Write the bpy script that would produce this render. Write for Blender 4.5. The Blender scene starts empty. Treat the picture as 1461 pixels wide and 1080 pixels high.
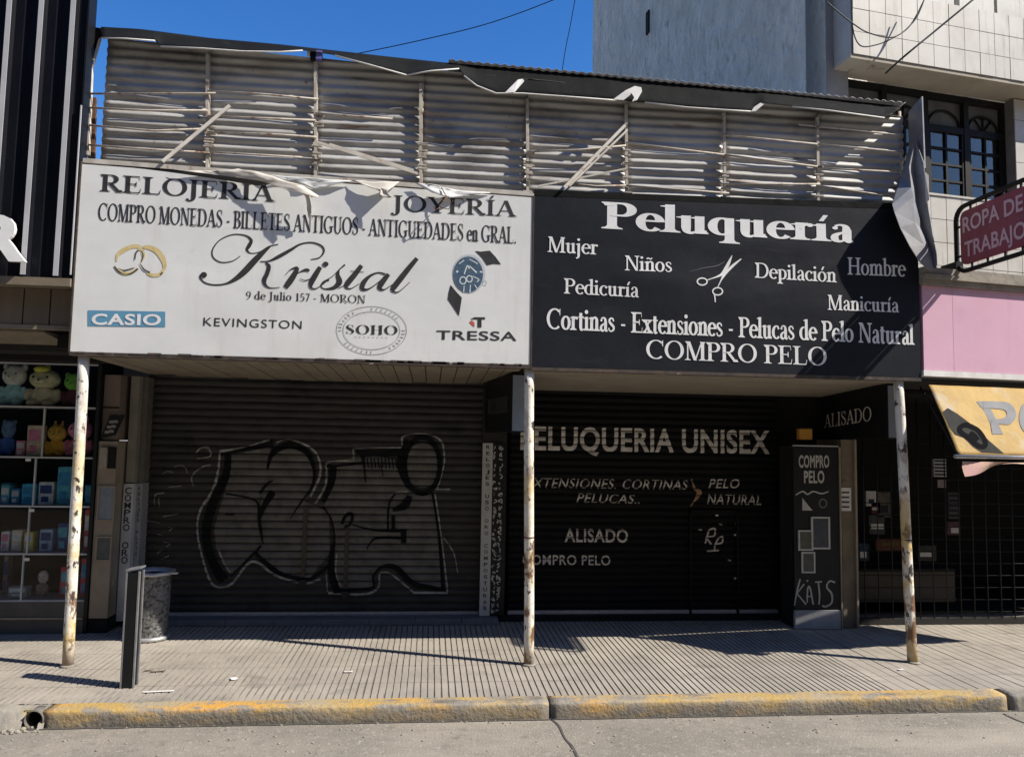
import bpy, bmesh, math, random
from mathutils import Vector, Matrix, noise as mnoise
random.seed(7)
rad = math.radians
S = bpy.context.scene
C = S.collection

# ------------------------------------------------------------------ camera
PW, PH, F = 1461.0, 1080.0, 1098.0
PITCH, YAW, ROLL = rad(4.52), rad(5.88), rad(1.06)
CAM = Vector((0.0, -5.955, 1.70))
_f = Vector((math.sin(YAW)*math.cos(PITCH), math.cos(YAW)*math.cos(PITCH), math.sin(PITCH)))
_r0 = Vector((math.cos(YAW), -math.sin(YAW), 0)); _u0 = _r0.cross(_f)
_r = math.cos(ROLL)*_r0 + math.sin(ROLL)*_u0
_u = math.cos(ROLL)*_u0 - math.sin(ROLL)*_r0
cd = bpy.data.cameras.new("camera"); cam = bpy.data.objects.new("camera", cd); C.objects.link(cam)
cd.sensor_width = 36; cd.lens = F*36/PW; cd.clip_end = 2000; cd.clip_start = .05
m = Matrix((( _r.x, _u.x, -_f.x, CAM.x), (_r.y, _u.y, -_f.y, CAM.y), (_r.z, _u.z, -_f.z, CAM.z), (0, 0, 0, 1)))
cam.matrix_world = m
S.camera = cam

# ------------------------------------------------------------------ light
SUN = Vector((-1.0, .365, -1.02))                    # the way the sunlight travels
EL = math.atan2(1.02, math.hypot(1, .365))
w = bpy.data.worlds.new("World"); S.world = w; w.use_nodes = True
nt = w.node_tree; nt.nodes.clear()
sky = nt.nodes.new('ShaderNodeTexSky'); sky.sky_type = 'NISHITA'; sky.sun_disc = False
sky.sun_elevation = EL; sky.sun_rotation = math.atan2(1, -.36)
sky.air_density = 1.0; sky.dust_density = .3; sky.ozone_density = 2.5
hs = nt.nodes.new('ShaderNodeHueSaturation'); hs.inputs['Saturation'].default_value = 1.36; hs.inputs['Hue'].default_value = .511; hs.inputs['Value'].default_value = 1.12
bg = nt.nodes.new('ShaderNodeBackground'); bg.inputs[1].default_value = .10
wo = nt.nodes.new('ShaderNodeOutputWorld')
nt.links.new(sky.outputs[0], hs.inputs['Color']); nt.links.new(hs.outputs[0], bg.inputs[0]); nt.links.new(bg.outputs[0], wo.inputs[0])
sd = bpy.data.lights.new("sun", 'SUN'); sd.energy = 4.9; sd.angle = rad(.5); sd.color = (1, .94, .84)
so = bpy.data.objects.new("sun", sd); C.objects.link(so); so.location = (8, -6, 12)
so.rotation_mode = 'QUATERNION'; so.rotation_quaternion = SUN.to_track_quat('-Z', 'Y')
S.view_settings.view_transform = 'Standard'; S.view_settings.look = 'None'
S.view_settings.exposure = 0.7; S.view_settings.gamma = 1

# ------------------------------------------------------------------ photo pixel -> point on a real plane
def ray(x, y): return (x-PW/2)/F*_r - (y-PH/2)/F*_u + _f
def at(x, y, Y=0.0):
    d = ray(x, y); return CAM + d*((Y-CAM.y)/d.y)
def gz(x, y, z=0.0):
    d = ray(x, y); return CAM + d*((z-CAM.z)/d.z)
def ax(x, y, X):
    d = ray(x, y); return CAM + d*((X-CAM.x)/d.x)
TH = rad(8.5); E1 = Vector((math.cos(TH), math.sin(TH), 0)); E2 = Vector((-math.sin(TH), math.cos(TH), 0)); RO = Vector((4.03, 0, 0))
def RB(u, v, z): return RO + E1*u + E2*v + Vector((0, 0, z))      # frame of the right-hand building, whose front is turned a little
def rb(x, y, v):
    d = ray(x, y); return CAM + d*(((RO-CAM).dot(E2)+v)/d.dot(E2))

# ------------------------------------------------------------------ materials
MATS = {}
def mat(name, c, c2=None, scale=6, rough=.75, metal=0, bump=0, bscale=40, stretch=(1, 1, 1), layers=(), spec=.4, lo=.35, hi=.65, bdist=.01):
    """layers: (colour, scale, lo, hi, stretch, zrange or None)"""
    if name in MATS: return MATS[name]
    M = bpy.data.materials.new(name); M.use_nodes = True; t = M.node_tree; n = t.nodes; L = t.links
    b = n['Principled BSDF']; b.inputs['Roughness'].default_value = rough; b.inputs['Metallic'].default_value = metal
    b.inputs['Specular IOR Level'].default_value = spec
    g = n.new('ShaderNodeNewGeometry')
    def noise(sc, st, off):
        mp = n.new('ShaderNodeMapping'); mp.inputs['Scale'].default_value = st; mp.inputs['Location'].default_value = (off, off*.7, off*.3)
        L.new(g.outputs['Position'], mp.inputs['Vector'])
        x = n.new('ShaderNodeTexNoise'); x.inputs['Scale'].default_value = sc; x.inputs['Detail'].default_value = 7; x.inputs['Roughness'].default_value = .62
        L.new(mp.outputs[0], x.inputs['Vector']); return x.outputs['Fac']
    def mr(src, a, bb):
        x = n.new('ShaderNodeMapRange'); x.inputs[1].default_value = a; x.inputs[2].default_value = bb; x.clamp = True
        L.new(src, x.inputs[0]); return x.outputs[0]
    def mix(fac, a, bcol):
        x = n.new('ShaderNodeMix'); x.data_type = 'RGBA'
        L.new(fac, x.inputs[0])
        if isinstance(a, tuple): x.inputs[6].default_value = a+(1,)
        else: L.new(a, x.inputs[6])
        x.inputs[7].default_value = bcol+(1,); return x.outputs[2]
    col = c
    off = (hash(name) % 97) if False else (sum(map(ord, name)) % 97)
    if c2: col = mix(mr(noise(scale, stretch, off), lo, hi), c, c2)
    for i, ly in enumerate(layers):
        f = mr(noise(ly[1], ly[4] if len(ly) > 4 else (1, 1, 1), off+3+i*5.3), ly[2], ly[3])
        if len(ly) > 5 and ly[5]:
            sp = n.new('ShaderNodeSeparateXYZ'); L.new(g.outputs['Position'], sp.inputs[0])
            z = mr(sp.outputs[2], ly[5][0], ly[5][1])
            mu = n.new('ShaderNodeMath'); mu.operation = 'MULTIPLY'; L.new(f, mu.inputs[0]); L.new(z, mu.inputs[1]); f = mu.outputs[0]
        col = mix(f, col, ly[0])
    if isinstance(col, tuple): b.inputs['Base Color'].default_value = col+(1,)
    else: L.new(col, b.inputs['Base Color'])
    if bump:
        bp = n.new('ShaderNodeBump'); bp.inputs['Strength'].default_value = bump; bp.inputs['Distance'].default_value = bdist
        L.new(noise(bscale, stretch, off+11), bp.inputs['Height']); L.new(bp.outputs[0], b.inputs['Normal'])
    MATS[name] = M; return M
def glassmat(name, tint=(.8, .85, .9), mixf=.12):
    M = bpy.data.materials.new(name); M.use_nodes = True; t = M.node_tree; n = t.nodes; L = t.links; n.clear()
    o = n.new('ShaderNodeOutputMaterial'); tr = n.new('ShaderNodeBsdfTransparent'); tr.inputs[0].default_value = tint+(1,)
    gl = n.new('ShaderNodeBsdfGlossy'); gl.inputs['Roughness'].default_value = .03; gl.inputs[0].default_value = (1, .9, .78, 1)
    fr = n.new('ShaderNodeFresnel'); fr.inputs[0].default_value = 1.5
    mu = n.new('ShaderNodeMath'); mu.operation = 'MULTIPLY'; mu.inputs[1].default_value = mixf*8; mu.use_clamp = True; L.new(fr.outputs[0], mu.inputs[0])
    mx = n.new('ShaderNodeMixShader'); L.new(mu.outputs[0], mx.inputs[0]); L.new(tr.outputs[0], mx.inputs[1]); L.new(gl.outputs[0], mx.inputs[2]); L.new(mx.outputs[0], o.inputs[0])
    return M

# ------------------------------------------------------------------ mesh helpers
BASE = {}
def V3(p): return Vector(p)
class MB:
    def __init__(s): s.v = []; s.f = []; s.sm = []
    def add(s, vs, fs, smooth=False):
        o = len(s.v); s.v += [Vector(p) for p in vs]
        for q in fs: s.f.append([i+o for i in q]); s.sm.append(smooth)
        return s
    def box(s, x0, x1, y0, y1, z0, z1): return s.hexa([(x0, y0, z0), (x1, y0, z0), (x1, y1, z0), (x0, y1, z0), (x0, y0, z1), (x1, y0, z1), (x1, y1, z1), (x0, y1, z1)])
    def hexa(s, p): return s.add(p, [(3, 2, 1, 0), (4, 5, 6, 7), (0, 1, 5, 4), (1, 2, 6, 5), (2, 3, 7, 6), (3, 0, 4, 7)])
    def rbox(s, u0, u1, v0, v1, z0, z1):
        return s.hexa([RB(u0, v0, z0), RB(u1, v0, z0), RB(u1, v1, z0), RB(u0, v1, z0), RB(u0, v0, z1), RB(u1, v0, z1), RB(u1, v1, z1), RB(u0, v1, z1)])
    def slab(s, pts, d):
        """polygon pts extruded by vector d"""
        n = len(pts); d = Vector(d); a = [Vector(p) for p in pts]
        fs = [tuple(range(n)), tuple(range(2*n-1, n-1, -1))]+[((i+1) % n, i, i+n, (i+1) % n+n) for i in range(n)]
        return s.add(a+[p+d for p in a], fs)
    def tube(s, pts, r, n=8, caps=True, smooth=True):
        pts = [Vector(p) for p in pts]; rr = r if isinstance(r, (list, tuple)) else [r]*len(pts)
        vs = []; k = len(pts)
        for i, p in enumerate(pts):
            d = (pts[min(i+1, k-1)]-pts[max(i-1, 0)]).normalized()
            a = d.cross(Vector((0, 0, 1)) if abs(d.z) < .9 else Vector((0, 1, 0))).normalized(); b = d.cross(a)
            for j in range(n):
                t = 2*math.pi*j/n; vs.append(p+(a*math.cos(t)+b*math.sin(t))*rr[i])
        fs = [(i*n+j, i*n+(j+1) % n, (i+1)*n+(j+1) % n, (i+1)*n+j) for i in range(k-1) for j in range(n)]
        s.add(vs, fs, smooth)
        if caps: s.add(vs[:n], [tuple(range(n-1, -1, -1))]); s.add(vs[-n:], [tuple(range(n))])
        return s
    def bar(s, a, b, wd, dp):
        """rectangular bar from a to b, wd in the facade plane, dp in depth"""
        a = Vector(a); b = Vector(b); d = (b-a).normalized(); y = Vector((0, 1, 0)); n = d.cross(y).normalized()*(wd/2); q = n.cross(d).normalized()*(dp/2)
        return s.hexa([a-n-q, a+n-q, a+n+q, a-n+q, b-n-q, b+n-q, b+n+q, b-n+q])
    def lathe(s, c, prof, n=24, smooth=True):
        c = Vector(c); vs = []; k = len(prof)
        for r, z in prof:
            for j in range(n): t = 2*math.pi*j/n; vs.append(c+Vector((r*math.cos(t), r*math.sin(t), z)))
        return s.add(vs, [(i*n+j, i*n+(j+1) % n, (i+1)*n+(j+1) % n, (i+1)*n+j) for i in range(k-1) for j in range(n)], smooth)
    def ball(s, c, r, n=14, k=9):
        c = Vector(c); r = Vector(r) if hasattr(r, '__len__') else Vector((r, r, r)); vs = []
        for i in range(k+1):
            p = math.pi*i/k
            for j in range(n): t = 2*math.pi*j/n; vs.append(c+Vector((r.x*math.sin(p)*math.cos(t), r.y*math.sin(p)*math.sin(t), r.z*math.cos(p))))
        return s.add(vs, [(i*n+j, (i+1)*n+j, (i+1)*n+(j+1) % n, i*n+(j+1) % n) for i in range(k) for j in range(n)], True)
    def grid(s, rows, smooth=False):
        k = len(rows[0]); vs = [p for r in rows for p in r]
        return s.add(vs, [(i*k+j, i*k+j+1, (i+1)*k+j+1, (i+1)*k+j) for i in range(len(rows)-1) for j in range(k-1)], smooth)
    def build(s, name, m, parent=None, bevel=0, solid=0, base=None, remesh=0, flip=False, norm=True, auto=None):
        if parent is not None: base = BASE[parent.name]
        elif base is None:
            xs = [p.x for p in s.v]; yy = [p.y for p in s.v]; base = Vector(((min(xs)+max(xs))/2, (min(yy)+max(yy))/2, min(p.z for p in s.v)))
        base = Vector(base)
        me = bpy.data.meshes.new(name); me.from_pydata([tuple(p-base) for p in s.v], [], s.f); 
        for p, q in zip(me.polygons, s.sm): p.use_smooth = q
        if norm:
            bm = bmesh.new(); bm.from_mesh(me)
            if not remesh: bmesh.ops.remove_doubles(bm, verts=bm.verts, dist=1e-5)
            bmesh.ops.recalc_face_normals(bm, faces=bm.faces); bm.to_mesh(me); bm.free()
        me.materials.append(m)
        o = bpy.data.objects.new(name, me); C.objects.link(o)
        if parent is not None: o.parent = parent; o.location = (0, 0, 0)
        else: o.location = base
        BASE[o.name] = base
        if solid: md = o.modifiers.new("solid", 'SOLIDIFY'); md.thickness = solid; md.offset = 0
        if bevel: md = o.modifiers.new("bevel", 'BEVEL'); md.width = bevel; md.segments = 2; md.limit_method = 'ANGLE'
        if remesh: md = o.modifiers.new("remesh", 'REMESH'); md.mode = 'VOXEL'; md.voxel_size = remesh; md.use_smooth_shade = True
        return o
def thing(name, label, cat, loc, group=None):
    o = bpy.data.objects.new(name, None); C.objects.link(o); o.location = loc; BASE[o.name] = Vector(loc)
    o.empty_display_size = .1
    o['label'] = label; o['category'] = cat
    if group: o['group'] = group
    return o
def tag(o, label, cat, group=None):
    o['label'] = label; o['category'] = cat
    if group: o['group'] = group
    return o
def struct(o): o['kind'] = 'structure'; return o

# ------------------------------------------------------------------ lettering: a small stroke font with thick and thin, drawn for this scene
def spline(pts, n=8):
    """Catmull-Rom through (x,y,w)"""
    P = [Vector(p) for p in pts]; out = []
    if len(P) == 2: return P
    for i in range(len(P)-1):
        a = P[max(i-1, 0)]; b = P[i]; c = P[i+1]; d = P[min(i+2, len(P)-1)]
        for k in range(n):
            t = k/n; out.append(.5*((2*b)+(c-a)*t+(2*a-5*b+4*c-d)*t*t+(3*b-a-3*c+d)*t*t*t))
    out.append(P[-1]); return out
def ribbon(pts):
    l = []; r = []
    for i, p in enumerate(pts):
        a = pts[max(i-1, 0)]; b = pts[min(i+1, len(pts)-1)]
        d = Vector((b.x-a.x, b.y-a.y)); 
        if d.length < 1e-9: d = Vector((1, 0))
        d.normalize(); nx, ny = -d.y, d.x; w_ = max(p.z, .001)/2
        l.append((p.x+nx*w_, p.y+ny*w_)); r.append((p.x-nx*w_, p.y-ny*w_))
    return [(l[i], l[i+1], r[i+1], r[i]) for i in range(len(pts)-1)]
class T2:
    """2-D drawing: faces as lists of points with a layer number each"""
    def __init__(s): s.q = []; s.w = 0
    def poly(s, pts, k=0): s.q.append(([tuple(p[:2]) for p in pts], k))
    def rib(s, pts, k=0, n=8):
        for q in ribbon(spline(pts, n)): s.q.append((list(q), k))
    def ell(s, cx, cy, rx, ry, w_, a0=0, a1=360, k=0, n=40, wf=None):
        pts = [Vector((cx+rx*math.cos(rad(a0+(a1-a0)*i/n)), cy+ry*math.sin(rad(a0+(a1-a0)*i/n)), w_ if wf is None else wf(rad(a0+(a1-a0)*i/n)))) for i in range(n+1)]
        for q in ribbon(pts): s.q.append((list(q), k))
    def disc(s, cx, cy, rx, ry, k=0, n=28): s.poly([(cx+rx*math.cos(2*math.pi*i/n), cy+ry*math.sin(2*math.pi*i/n)) for i in range(n)], k)
def G(ch, T, t):
    """glyph strokes; cap height 1"""
    z = T2(); k = [0]; s_ = .085+T*.15; sh = t*.85
    def nx(): k[0] += 1; return k[0]
    def v(x, y0, y1, w_=T): z.poly([(x-w_/2, y0), (x+w_/2, y0), (x+w_/2, y1), (x-w_/2, y1)], nx())
    def h(x0, x1, y, w_=t): z.poly([(x0, y-w_/2), (x1, y-w_/2), (x1, y+w_/2), (x0, y+w_/2)], nx())
    def d(xb, yb, xt, yt, w_): z.poly([(xb-w_/2, yb), (xb+w_/2, yb), (xt+w_/2, yt), (xt-w_/2, yt)], nx())
    def sf(x, y, up=1, w_=T, s2=None):
        e = s_ if s2 is None else s2
        z.poly([(x-w_/2-e, y), (x+w_/2+e, y), (x+w_/2+e, y+up*sh*.7), (x+w_/2+e*.3, y+up*sh*1.3), (x+w_/2, y+up*(sh+.08)), (x-w_/2, y+up*(sh+.08)), (x-w_/2-e*.3, y+up*sh*1.3), (x-w_/2-e, y+up*sh*.7)], nx())
    def arc(cx, cy, rx, ry, a0, a1, W=T): z.ell(cx, cy, rx-W*.0, ry-t/2, 0, a0, a1, nx(), max(10, int(abs(a1-a0)/9)), lambda q: t+(W-t)*abs(math.cos(q))**1.4)
    def rib(p): z.rib(p, nx(), 6)
    def flag(x, y, w_=T): z.poly([(x-w_/2-.1, y-.085), (x-w_/2-.1, y-.06), (x+w_/2, y+.01), (x+w_/2, y-.1), (x-w_/2, y-.1)], nx())
    X = .66; W = .8
    if ch == 'A': d(.1, 0, .4, 1, t*1.3); d(.7, 0, .41, 1, T); h(.2, .58, .33); sf(.1, 0, 1, t*1.3); sf(.7, 0); W = .82
    elif ch == 'B': v(.18, 0, 1); sf(.13, 0, 1, T, .06); sf(.13, 1, -1, T, .06); arc(.36, .76, .19, .24, 90, -90); arc(.38, .26, .23, .26, 90, -90); h(.16, .37, 1-t/2); h(.16, .4, .52); h(.16, .4, t/2); W = .68
    elif ch in 'CG':
        arc(.47, .5, .38, .51, 48, 312); z.poly([(.72, .86), (.76, 1.0), (.79, 1.0), (.79, .67), (.765, .67)], nx())
        if ch == 'C': W = .84
        else: v(.72, .06, .42); sf(.72, .42, -1); rib([(.62, .03, t), (.72, .1, t*1.2)]); W = .9
    elif ch == 'D': v(.18, 0, 1); sf(.13, 0, 1, T, .06); sf(.13, 1, -1, T, .06); arc(.4, .5, .36, .5, 90, -90); h(.16, .41, 1-t/2); h(.16, .41, t/2); W = .86
    elif ch in 'EFL':
        v(.18, 0, 1); sf(.18, 0); sf(.18, 1, -1)
        if ch != 'L': h(.18, .6, 1-t/2); z.poly([(.6, 1), (.56, 1), (.5, .97), (.585, .93), (.605, .76), (.625, .76)], nx()); h(.18, .48, .52); z.poly([(.47, .66), (.5, .66), (.5, .38), (.47, .38), (.44, .52)], nx())
        if ch != 'F': h(.18, .63, t/2); z.poly([(.63, 0), (.55, 0), (.5, .03), (.615, .08), (.645, .27), (.67, .27)], nx())
        W = .7
    elif ch == 'H': v(.18, 0, 1); v(.7, 0, 1); h(.18, .7, .51); [sf(a, b, c) for a in (.18, .7) for b, c in ((0, 1), (1, -1))]; W = .88
    elif ch == 'I' or ch == 'Í': v(.19, 0, 1); sf(.19, 0); sf(.19, 1, -1); W = .38; ch == 'Í' and d(.19, 1.08, .28, 1.28, .1)
    elif ch == 'J': v(.22, 0, 1); sf(.22, 1, -1); rib([(.22, .02, T), (.2, -.14, T*.8), (.1, -.24, T*.45), (.0, -.22, T*.5)]); z.disc(.0, -.17, .06, .06, nx()); W = .42
    elif ch == 'M': v(.15, 0, 1, t*1.2); d(.5, 0, .19, 1, T); d(.5, 0, .8, 1, t*1.2); v(.84, 0, 1); sf(.15, 0, 1, t*1.2); sf(.84, 0); sf(.84, 1, -1, T, .05); sf(.13, 1, -1, T*.5, .06); W = 1.0
    elif ch in 'NÑ': v(.16, 0, 1, t*1.2); d(.7, 0, .19, 1, T); v(.72, 0, 1, t*1.2); sf(.16, 0, 1, t*1.2); sf(.72, 1, -1, t*1.2); sf(.13, 1, -1, T*.5, .06); W = .86
    elif ch == 'O': arc(.46, .5, .37, .51, 0, 360); W = .92
    elif ch in 'PR':
        v(.18, 0, 1); sf(.18, 0); sf(.13, 1, -1, T, .06); arc(.36, .74, .22, .26, 90, -90); h(.16, .37, 1-t/2); h(.16, .38, .48+t/2)
        if ch == 'P': W = .66
        else: d(.7, 0, .36, .5, T); sf(.72, 0, 1, T*.9, .05); W = .8
    elif ch == 'S': rib([(.51, .76, t), (.47, .92, t), (.3, .98, t*1.1), (.14, .87, T*.6), (.14, .7, T*.8), (.32, .53, T*1.0), (.5, .36, T*.85), (.52, .18, T*.7), (.34, .02, t*1.1), (.16, .08, t), (.1, .26, t)]); z.poly([(.49, .98), (.53, .98), (.53, .7), (.5, .7)], nx()); z.poly([(.08, .02), (.115, .02), (.12, .3), (.08, .3)], nx()); W = .64
    elif ch == 'T': v(.38, 0, 1); sf(.38, 0); h(.06, .7, 1-t/2); [z.poly([(.38+a*.34, 1), (.38+a*.24, 1), (.38+a*.22, .97), (.38+a*.315, .92), (.38+a*.335, .74), (.38+a*.36, .74)], nx()) for a in (-1, 1)]; W = .76
    elif ch == 'U': v(.18, .32, 1); arc(.43, .33, .25, .34, 180, 360, T*.8); v(.68, .32, 1, t*1.2); sf(.18, 1, -1); sf(.68, 1, -1, t*1.2); W = .84
    elif ch == 'Y': d(.41, .44, .14, 1, T); d(.42, .44, .7, 1, t*1.3); v(.41, 0, .46); sf(.41, 0); sf(.14, 1, -1); sf(.7, 1, -1, t*1.3); W = .82
    elif ch in 'aá': v(.37, .1, .46); rib([(.37, .44, T), (.34, .6, T*.7), (.23, .66, t), (.12, .6, t*1.2)]); z.disc(.12, .53, .06, .06, nx()); rib([(.37, .38, t), (.22, .33, t*1.3), (.11, .22, T*.75), (.12, .08, T*.85), (.22, .02, t*1.2), (.37, .12, t)]); rib([(.37, .12, T), (.4, .03, T*.6), (.5, .05, t)]); W = .5
    elif ch == 'b': v(.14, 0, 1.04); flag(.14, 1.04); arc(.28, .33, .2, .34, 140, -140); W = .56
    elif ch == 'c': arc(.28, .33, .2, .34, 55, 318); z.disc(.4, .53, .06, .06, nx()); W = .47
    elif ch == 'd': v(.42, 0, 1.04); flag(.42, 1.04); sf(.46, 0, 1, T, .04); arc(.27, .33, .2, .34, 40, 320); W = .57
    elif ch == 'e': arc(.27, .33, .2, .34, 4, 318); h(.09, .46, .38); W = .5
    elif ch in 'hnmñr':
        v(.15, 0, 1.04 if ch == 'h' else X); flag(.15, 1.04 if ch == 'h' else X); sf(.15, 0)
        if ch == 'r': rib([(.17, .42, t), (.24, .57, t*1.3), (.33, .62, T*.6)]); z.disc(.36, .58, .07, .07, nx()); W = .43
        else:
            for a in ((.15, .45) if ch == 'm' else (.15,)):
                rib([(a+.02, .44, t), (a+.1, .6, t*1.2), (a+.2, .65, T*.6), (a+.29, .56, T*.95), (a+.3, .42, T)]); v(a+.3, 0, .44); sf(a+.3, 0)
            W = .9 if ch == 'm' else .6
            if ch == 'ñ': rib([(.12, .8, t), (.2, .88, T*.55), (.34, .82, T*.55), (.43, .9, t)])
    elif ch in 'ilíj':
        hh = 1.04 if ch == 'l' else X
        v(.14, -.14 if ch == 'j' else 0, hh); flag(.14, hh)
        if ch == 'j': rib([(.14, -.12, T), (.12, -.24, T*.7), (.0, -.31, t*1.5)])
        else: sf(.14, 0)
        if ch in 'ij': z.disc(.13, .9, T*.58, T*.58, nx())
        if ch == 'í': d(.14, .76, .24, 1.0, .1)
        W = .29
    elif ch in 'oó': arc(.28, .33, .2, .34, 0, 360); W = .56; ch == 'ó' and d(.27, .76, .37, 1.0, .1)
    elif ch == 'p': v(.15, -.3, X); flag(.15, X); sf(.15, -.3); arc(.29, .33, .2, .34, 140, -140); W = .57
    elif ch == 'q': v(.42, -.3, X); sf(.42, -.3); arc(.27, .33, .2, .34, 40, 320); W = .57
    elif ch == 's': rib([(.34, .5, t), (.31, .61, t), (.2, .65, t*1.1), (.1, .57, T*.6), (.12, .45, T*.75), (.22, .35, T*.85), (.34, .24, T*.75), (.34, .1, T*.6), (.21, .02, t), (.1, .06, t), (.06, .18, t)]); W = .43
    elif ch == 't': v(.16, .1, .84); h(.03, .33, .64); rib([(.16, .14, T), (.19, .03, T*.7), (.32, .06, t)]); W = .36
    elif ch == 'u': v(.15, .2, X); flag(.15, X); rib([(.15, .22, T), (.17, .08, T*.8), (.27, .02, t*1.3), (.43, .14, t)]); v(.43, 0, X); flag(.43, X); sf(.47, 0, 1, T, .04); W = .6
    elif ch == 'x': d(.42, 0, .12, X, T); d(.1, 0, .4, X, t*1.3); sf(.42, 0); sf(.1, 0, 1, t); sf(.12, X, -1); sf(.4, X, -1, t); W = .55
    elif ch == '1': v(.25, 0, .95); sf(.25, 0); flag(.25, .95); W = .45
    elif ch == '5': h(.14, .42, .93, .09); v(.15, .5, .95, t*1.2); rib([(.13, .54, t), (.28, .58, t*1.3), (.42, .42, T*.8), (.4, .15, T*.8), (.22, .02, t*1.2), (.08, .08, t*1.6)]); W = .5
    elif ch == '7': h(.08, .46, .92, .09); d(.2, 0, .43, .92, T*.75); W = .48
    elif ch == '9': arc(.26, .66, .18, .3, 0, 360, T*.8); rib([(.43, .64, T*.8), (.4, .3, T*.7), (.26, .08, t*1.6), (.1, .0, t)]); W = .52
    elif ch == '-': h(.06, .3, .34, .09); W = .36
    elif ch == '.': z.disc(.12, .06, .07, .07, nx()); W = .26
    elif ch == ' ': W = .3
    z.w = W; return z
def serif(txt, T=.15, t=.05, track=.0):
    o = T2(); x = 0
    for ch in txt:
        g = G(ch, T, t)
        for p, k in g.q: o.q.append(([(a+x, b) for a, b in p], k))
        x += g.w+track
    o.w = x-track; return o
FONTC = None
def sans(txt, bold=0.0, shear=0.0, space=1.0):
    """built-in letter shapes, flattened to faces; cap height 1"""
    cu = bpy.data.curves.new('txt', 'FONT'); cu.body = txt; cu.offset = bold; cu.shear = shear; cu.space_character = space; cu.resolution_u = 4; cu.fill_mode = 'FRONT'
    ob = bpy.data.objects.new('txt', cu); C.objects.link(ob)
    bpy.context.view_layer.update()
    me = bpy.data.meshes.new_from_object(ob.evaluated_get(bpy.context.evaluated_depsgraph_get()))
    xs = [v.co.x for v in me.vertices]; ys = [v.co.y for v in me.vertices]
    x0, x1 = min(xs), max(xs); hC = .729; y0 = 0
    o = T2(); o.w = (x1-x0)/hC
    for p in me.polygons: o.q.append(([((me.vertices[i].co.x-x0)/hC, me.vertices[i].co.y/hC) for i in p.vertices], 0))
    bpy.data.objects.remove(ob); bpy.data.curves.remove(cu); bpy.data.meshes.remove(me); return o
def lay(t2, B0, B1, up, nrm, off=.003, step=.0004, slant=0):
    """lay a T2 text on a surface between two baseline points"""
    mb = MB(); B0 = Vector(B0); ex = (Vector(B1)-B0)/t2.w; up = Vector(up); nrm = Vector(nrm)
    for p, k in t2.q: mb.add([B0+ex*(a+slant*b)+up*b+nrm*(off+k*step) for a, b in p], [tuple(range(len(p)))])
    return mb
def sign_text(t2, p0, p1, ytop, Y=0.0, off=.003, step=.0004):
    B0 = at(*p0, Y); B1 = at(*p1, Y); up = (0, 0, at(p0[0], ytop, Y).z-B0.z)
    return lay(t2, B0, B1, up, (0, -1, 0), off, step)
def px_draw(t2, Y, off=.003, step=.0006, fn=None):
    """a T2 drawn in photo pixels, laid on the facade plane Y"""
    mb = MB()
    for p, k in t2.q: mb.add([at(a, b, Y)+Vector((0, -(off+k*step), 0)) for a, b in p], [tuple(range(len(p)))])
    return mb

# ------------------------------------------------------------------ palette
M_con = mat('road_concrete', (.245, .218, .178), (.185, .165, .138), 1.6, .9, bump=.8, bscale=70, bdist=.008, layers=[((.15, .133, .112), 11, .54, .75), ((.36, .325, .275), 45, .56, .7), ((.12, .108, .09), 75, .6, .72), ((.33, .295, .24), .7, .52, .72, (.5, 1.6, 1)), ((.17, .152, .126), 2.3, .6, .76, (.5, 1.4, 1)), ((.13, .12, .105), .9, .62, .8)])
M_pave = mat('pavement_tile', (.335, .298, .25), (.25, .223, .188), 2.2, .88, bump=.35, bscale=120, bdist=.003, layers=[((.21, .187, .158), 6, .56, .74), ((.385, .345, .29), 1.3, .55, .75), ((.11, .1, .09), 30, .66, .74), ((.17, .15, .125), 1.7, .6, .72)])
M_pgroove = mat('pavement_groove', (.13, .116, .097), (.25, .223, .187), 5, .95, lo=.4, hi=.62)
M_kerb = mat('kerb_paint', (.42, .265, .065), (.38, .27, .115), 5, .85, bump=.9, bscale=30, bdist=.014, layers=[((.33, .27, .18), 4, .44, .62, (.6, 1, 2.2)), ((.52, .27, .045), 2.2, .52, .64, (.5, 1, 1.5)), ((.23, .205, .17), 8, .52, .60, (.5, 1, 1.6)), ((.14, .125, .11), 5, .58, .66, (.35, 1, 1.4)), ((.26, .24, .2), 26, .6, .66), ((.19, .165, .13), 4, .36, .62, (.6, 1, 1), (-.004, -.03)), ((.13, .118, .1), 4, .2, .6, (1, 1, 1), (-.03, -.09))])
M_kbare = mat('kerb_concrete', (.3, .27, .22), (.2, .185, .16), 7, .9, bump=.8, bscale=30, layers=[((.4, .31, .13), 6, .6, .7)])
M_wall = mat('dark_wall', (.025, .022, .02), (.016, .015, .014), 4, .9, bump=.2)
M_slat = mat('shutter_slat', (.044, .042, .0395), (.028, .0272, .0258), 5, .55, bump=.1, bscale=60, stretch=(1, 1, 4), layers=[((.042, .037, .031), 3, .6, .75, (.3, 1, 4)), ((.012, .012, .014), 2, .55, .7)], spec=.25)
M_slat2 = mat('black_shutter_slat', (.006, .006, .006), (.004, .004, .0048), 5, .55, spec=.15, bump=.1, bscale=60, layers=[((.011, .011, .011), 4, .62, .75, (.3, 1, 4))])
M_soffL = mat('soffit_boards', (.25, .215, .16), (.2, .17, .13), 5, .8, layers=[((.2, .12, .06), 6, .66, .75)])
M_soffR = mat('soffit_plaster', (.3, .265, .21), (.24, .21, .165), 3, .85, bump=.2, stretch=(1, 3, 1))
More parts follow.
